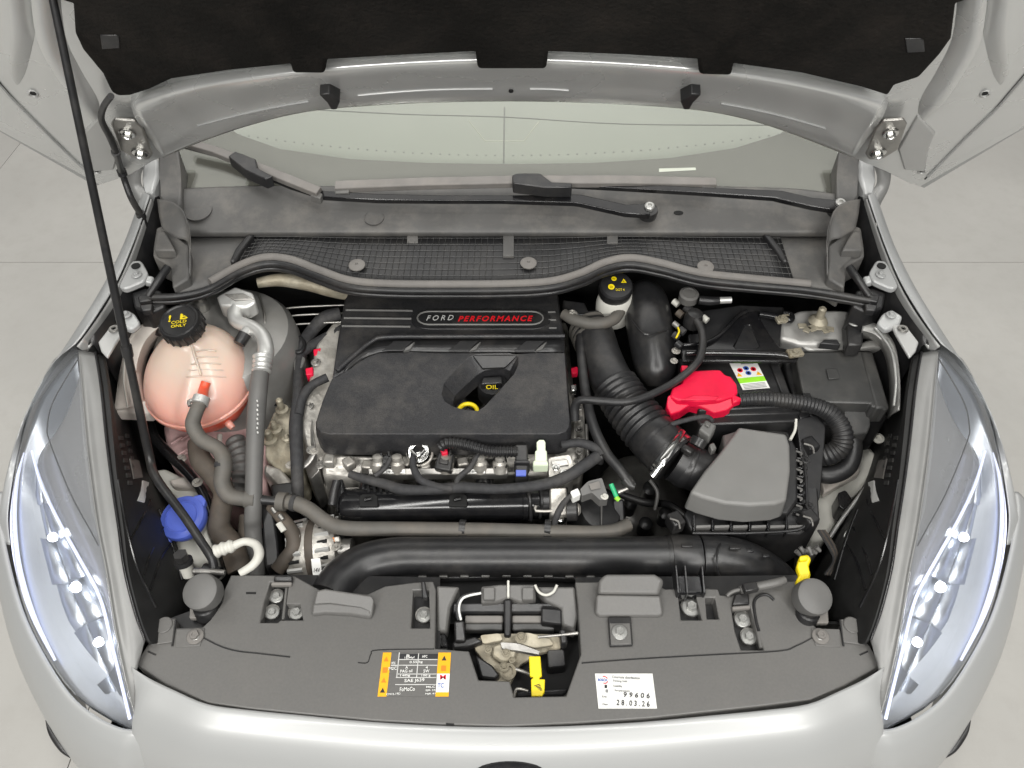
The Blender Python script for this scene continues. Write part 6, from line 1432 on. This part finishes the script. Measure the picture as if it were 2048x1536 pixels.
prism('switch_base', [(904, 1284, .725), (950, 1272, .726), (966, 1282, .724), (930, 1296, .72), (906, 1298, .72)], None, .015, 'black', la, .003)
tube('wire', [(922, 1240, .745, 2.5), (918, 1215, .75, 2.5), (928, 1195, .755, 2.5), (962, 1186, .755, 2.5)], 'white', la, sides=6)
tube('wire', [(917, 1240, .744, 3), (914, 1215, .748, 3), (924, 1194, .752, 3), (950, 1186, .752, 3)], 'tape', la, sides=6)
prism('left_foot', [(872, 1266, .722), (892, 1266, .722), (898, 1296, .714), (872, 1296, .714)], None, .03, 'gloss', la, .003)
# greasy mechanism: stacked plates, pivots and springs
prism('base_plate', rnd([(948, 1278, .712), (1000, 1266, .716), (1110, 1268, .716), (1128, 1282, .712), (1120, 1300, .706), (1080, 1306, .704), (1040, 1330, .696), (1010, 1390, .676), (985, 1370, .682), (975, 1330, .696), (950, 1300, .706)], .15, 3), None, .008, 'rust', la, .002)
prism('pawl', rnd([(985, 1290, .722), (1020, 1282, .724), (1034, 1296, .72), (1030, 1318, .712), (1005, 1326, .71), (984, 1312, .714)], .25, 4), None, .012, 'rust', la, .003)
prism('claw', rnd([(1000, 1284, .728), (1036, 1286, .728), (1080, 1302, .722), (1078, 1310, .72), (1040, 1302, .723), (1004, 1298, .724)], .2, 3), None, .008, 'steel', la, .002)
prism('upper_plate', rnd([(1030, 1270, .73), (1056, 1264, .732), (1100, 1276, .728), (1108, 1290, .724), (1070, 1296, .722), (1032, 1286, .726)], .2, 3), None, .006, 'rust', la, .002)
prism('upper_plate', rnd([(960, 1270, .728), (1000, 1266, .73), (1006, 1280, .726), (966, 1288, .722)], .2, 3), None, .006, 'rust', la, .002)
for (u, v, z, r) in ((1042, 1276, .734, 12), (976, 1300, .722, 8), (1012, 1306, .726, 9), (1008, 1334, .712, 10), (1024, 1320, .712, 7)): bolt(la, u, v, z, r, 'rust')
lathe('pivot_boss', P(1016, 1344, .70), (0, -.3, 1), [(.012, 0), (.012, .01), (.008, .012), (.008, .004)], 'rust', la, 20)
tube('spring', [(1030, 1338, .708, 4), (1048, 1344, .706, 4), (1062, 1350, .704, 4)], 'steel', la, sides=10)
tube('rod', [(1076, 1274, .735, 3), (1120, 1270, .736, 3), (1156, 1266, .738, 4)], 'steel', la, sides=8)
prism('rod_clip', [(1118, 1258, .742), (1132, 1258, .742), (1136, 1286, .732), (1122, 1288, .732)], None, .02, 'satin', la, .003)
tube('striker_loop', [(1028, 1394, .70, 3), (1032, 1380, .705, 3), (1040, 1378, .706, 3), (1056, 1382, .705, 3)], 'alu', la, sides=8)
prism('dark_guide', [(950, 1308, .71), (985, 1330, .705), (1000, 1350, .70), (990, 1358, .70), (962, 1356, .70)], None, .03, 'black', la, .003)
prism('motor', rnd([(1094, 1300, .712), (1128, 1298, .712), (1132, 1332, .70), (1096, 1336, .70)], .15, 3), None, .05, 'satin', la, .006, 3)
prism('front_tray', [(1035, 1382, .705), (1140, 1376, .705), (1128, 1392, .70), (1030, 1396, .70)], None, .03, 'black', la, .003)
yt = prism('yellow_release_lever', [(1058, 1312, .742), (1081, 1312, .742), (1084, 1352, .74), (1079, 1354, .74), (1079, 1358, .74), (1090, 1358, .74), (1089, 1384, .738), (1084, 1392, .738), (1063, 1392, .738), (1062, 1358, .74), (1066, 1356, .74), (1066, 1353, .74), (1060, 1352, .74)], None, .006, 'yellow', la, .0015)
for i in range(5): tube('printed_scratch', [(1068 + i * 3, 1372 + i * 2, .7395, .8), (1080 + i, 1368 + i * 3, .7395, .8)], 'ink', yt, sides=4, n=1)
# gearbox lumps deep in the bay
gb = thing('gearbox', 'dark gearbox casing deep below the bellows hose', 'gearbox', P(1290, 1000, .40))
lathe('bell_housing', P(1290, 1000, .50), (.3, -.2, 1), [(.10, -.12), (.10, .0), (.085, .02), (.06, .03), (0, .035)], 'steel', gb, 32)
for (u, v, z, r) in ((1260, 1010, .56, 12), (1300, 980, .57, 14), (1330, 1030, .56, 12), (1290, 1050, .55, 12)):
    lathe('boss', P(u, v, z), (0, -.2, 1), [(r * .0011, -.03), (r * .0011, .01), (r * .0006, .014)], 'black', gb, 16)
tube('selector_cable', [(1230, 985, .62, 7), (1290, 1005, .62, 8), (1340, 1010, .61, 7), (1380, 1040, .60, 7)], 'blackrubber', gb)
tube('vent_pipe', [(1300, 960, .66, 4), (1315, 985, .65, 4), (1310, 1020, .63, 4)], 'slam', gb)
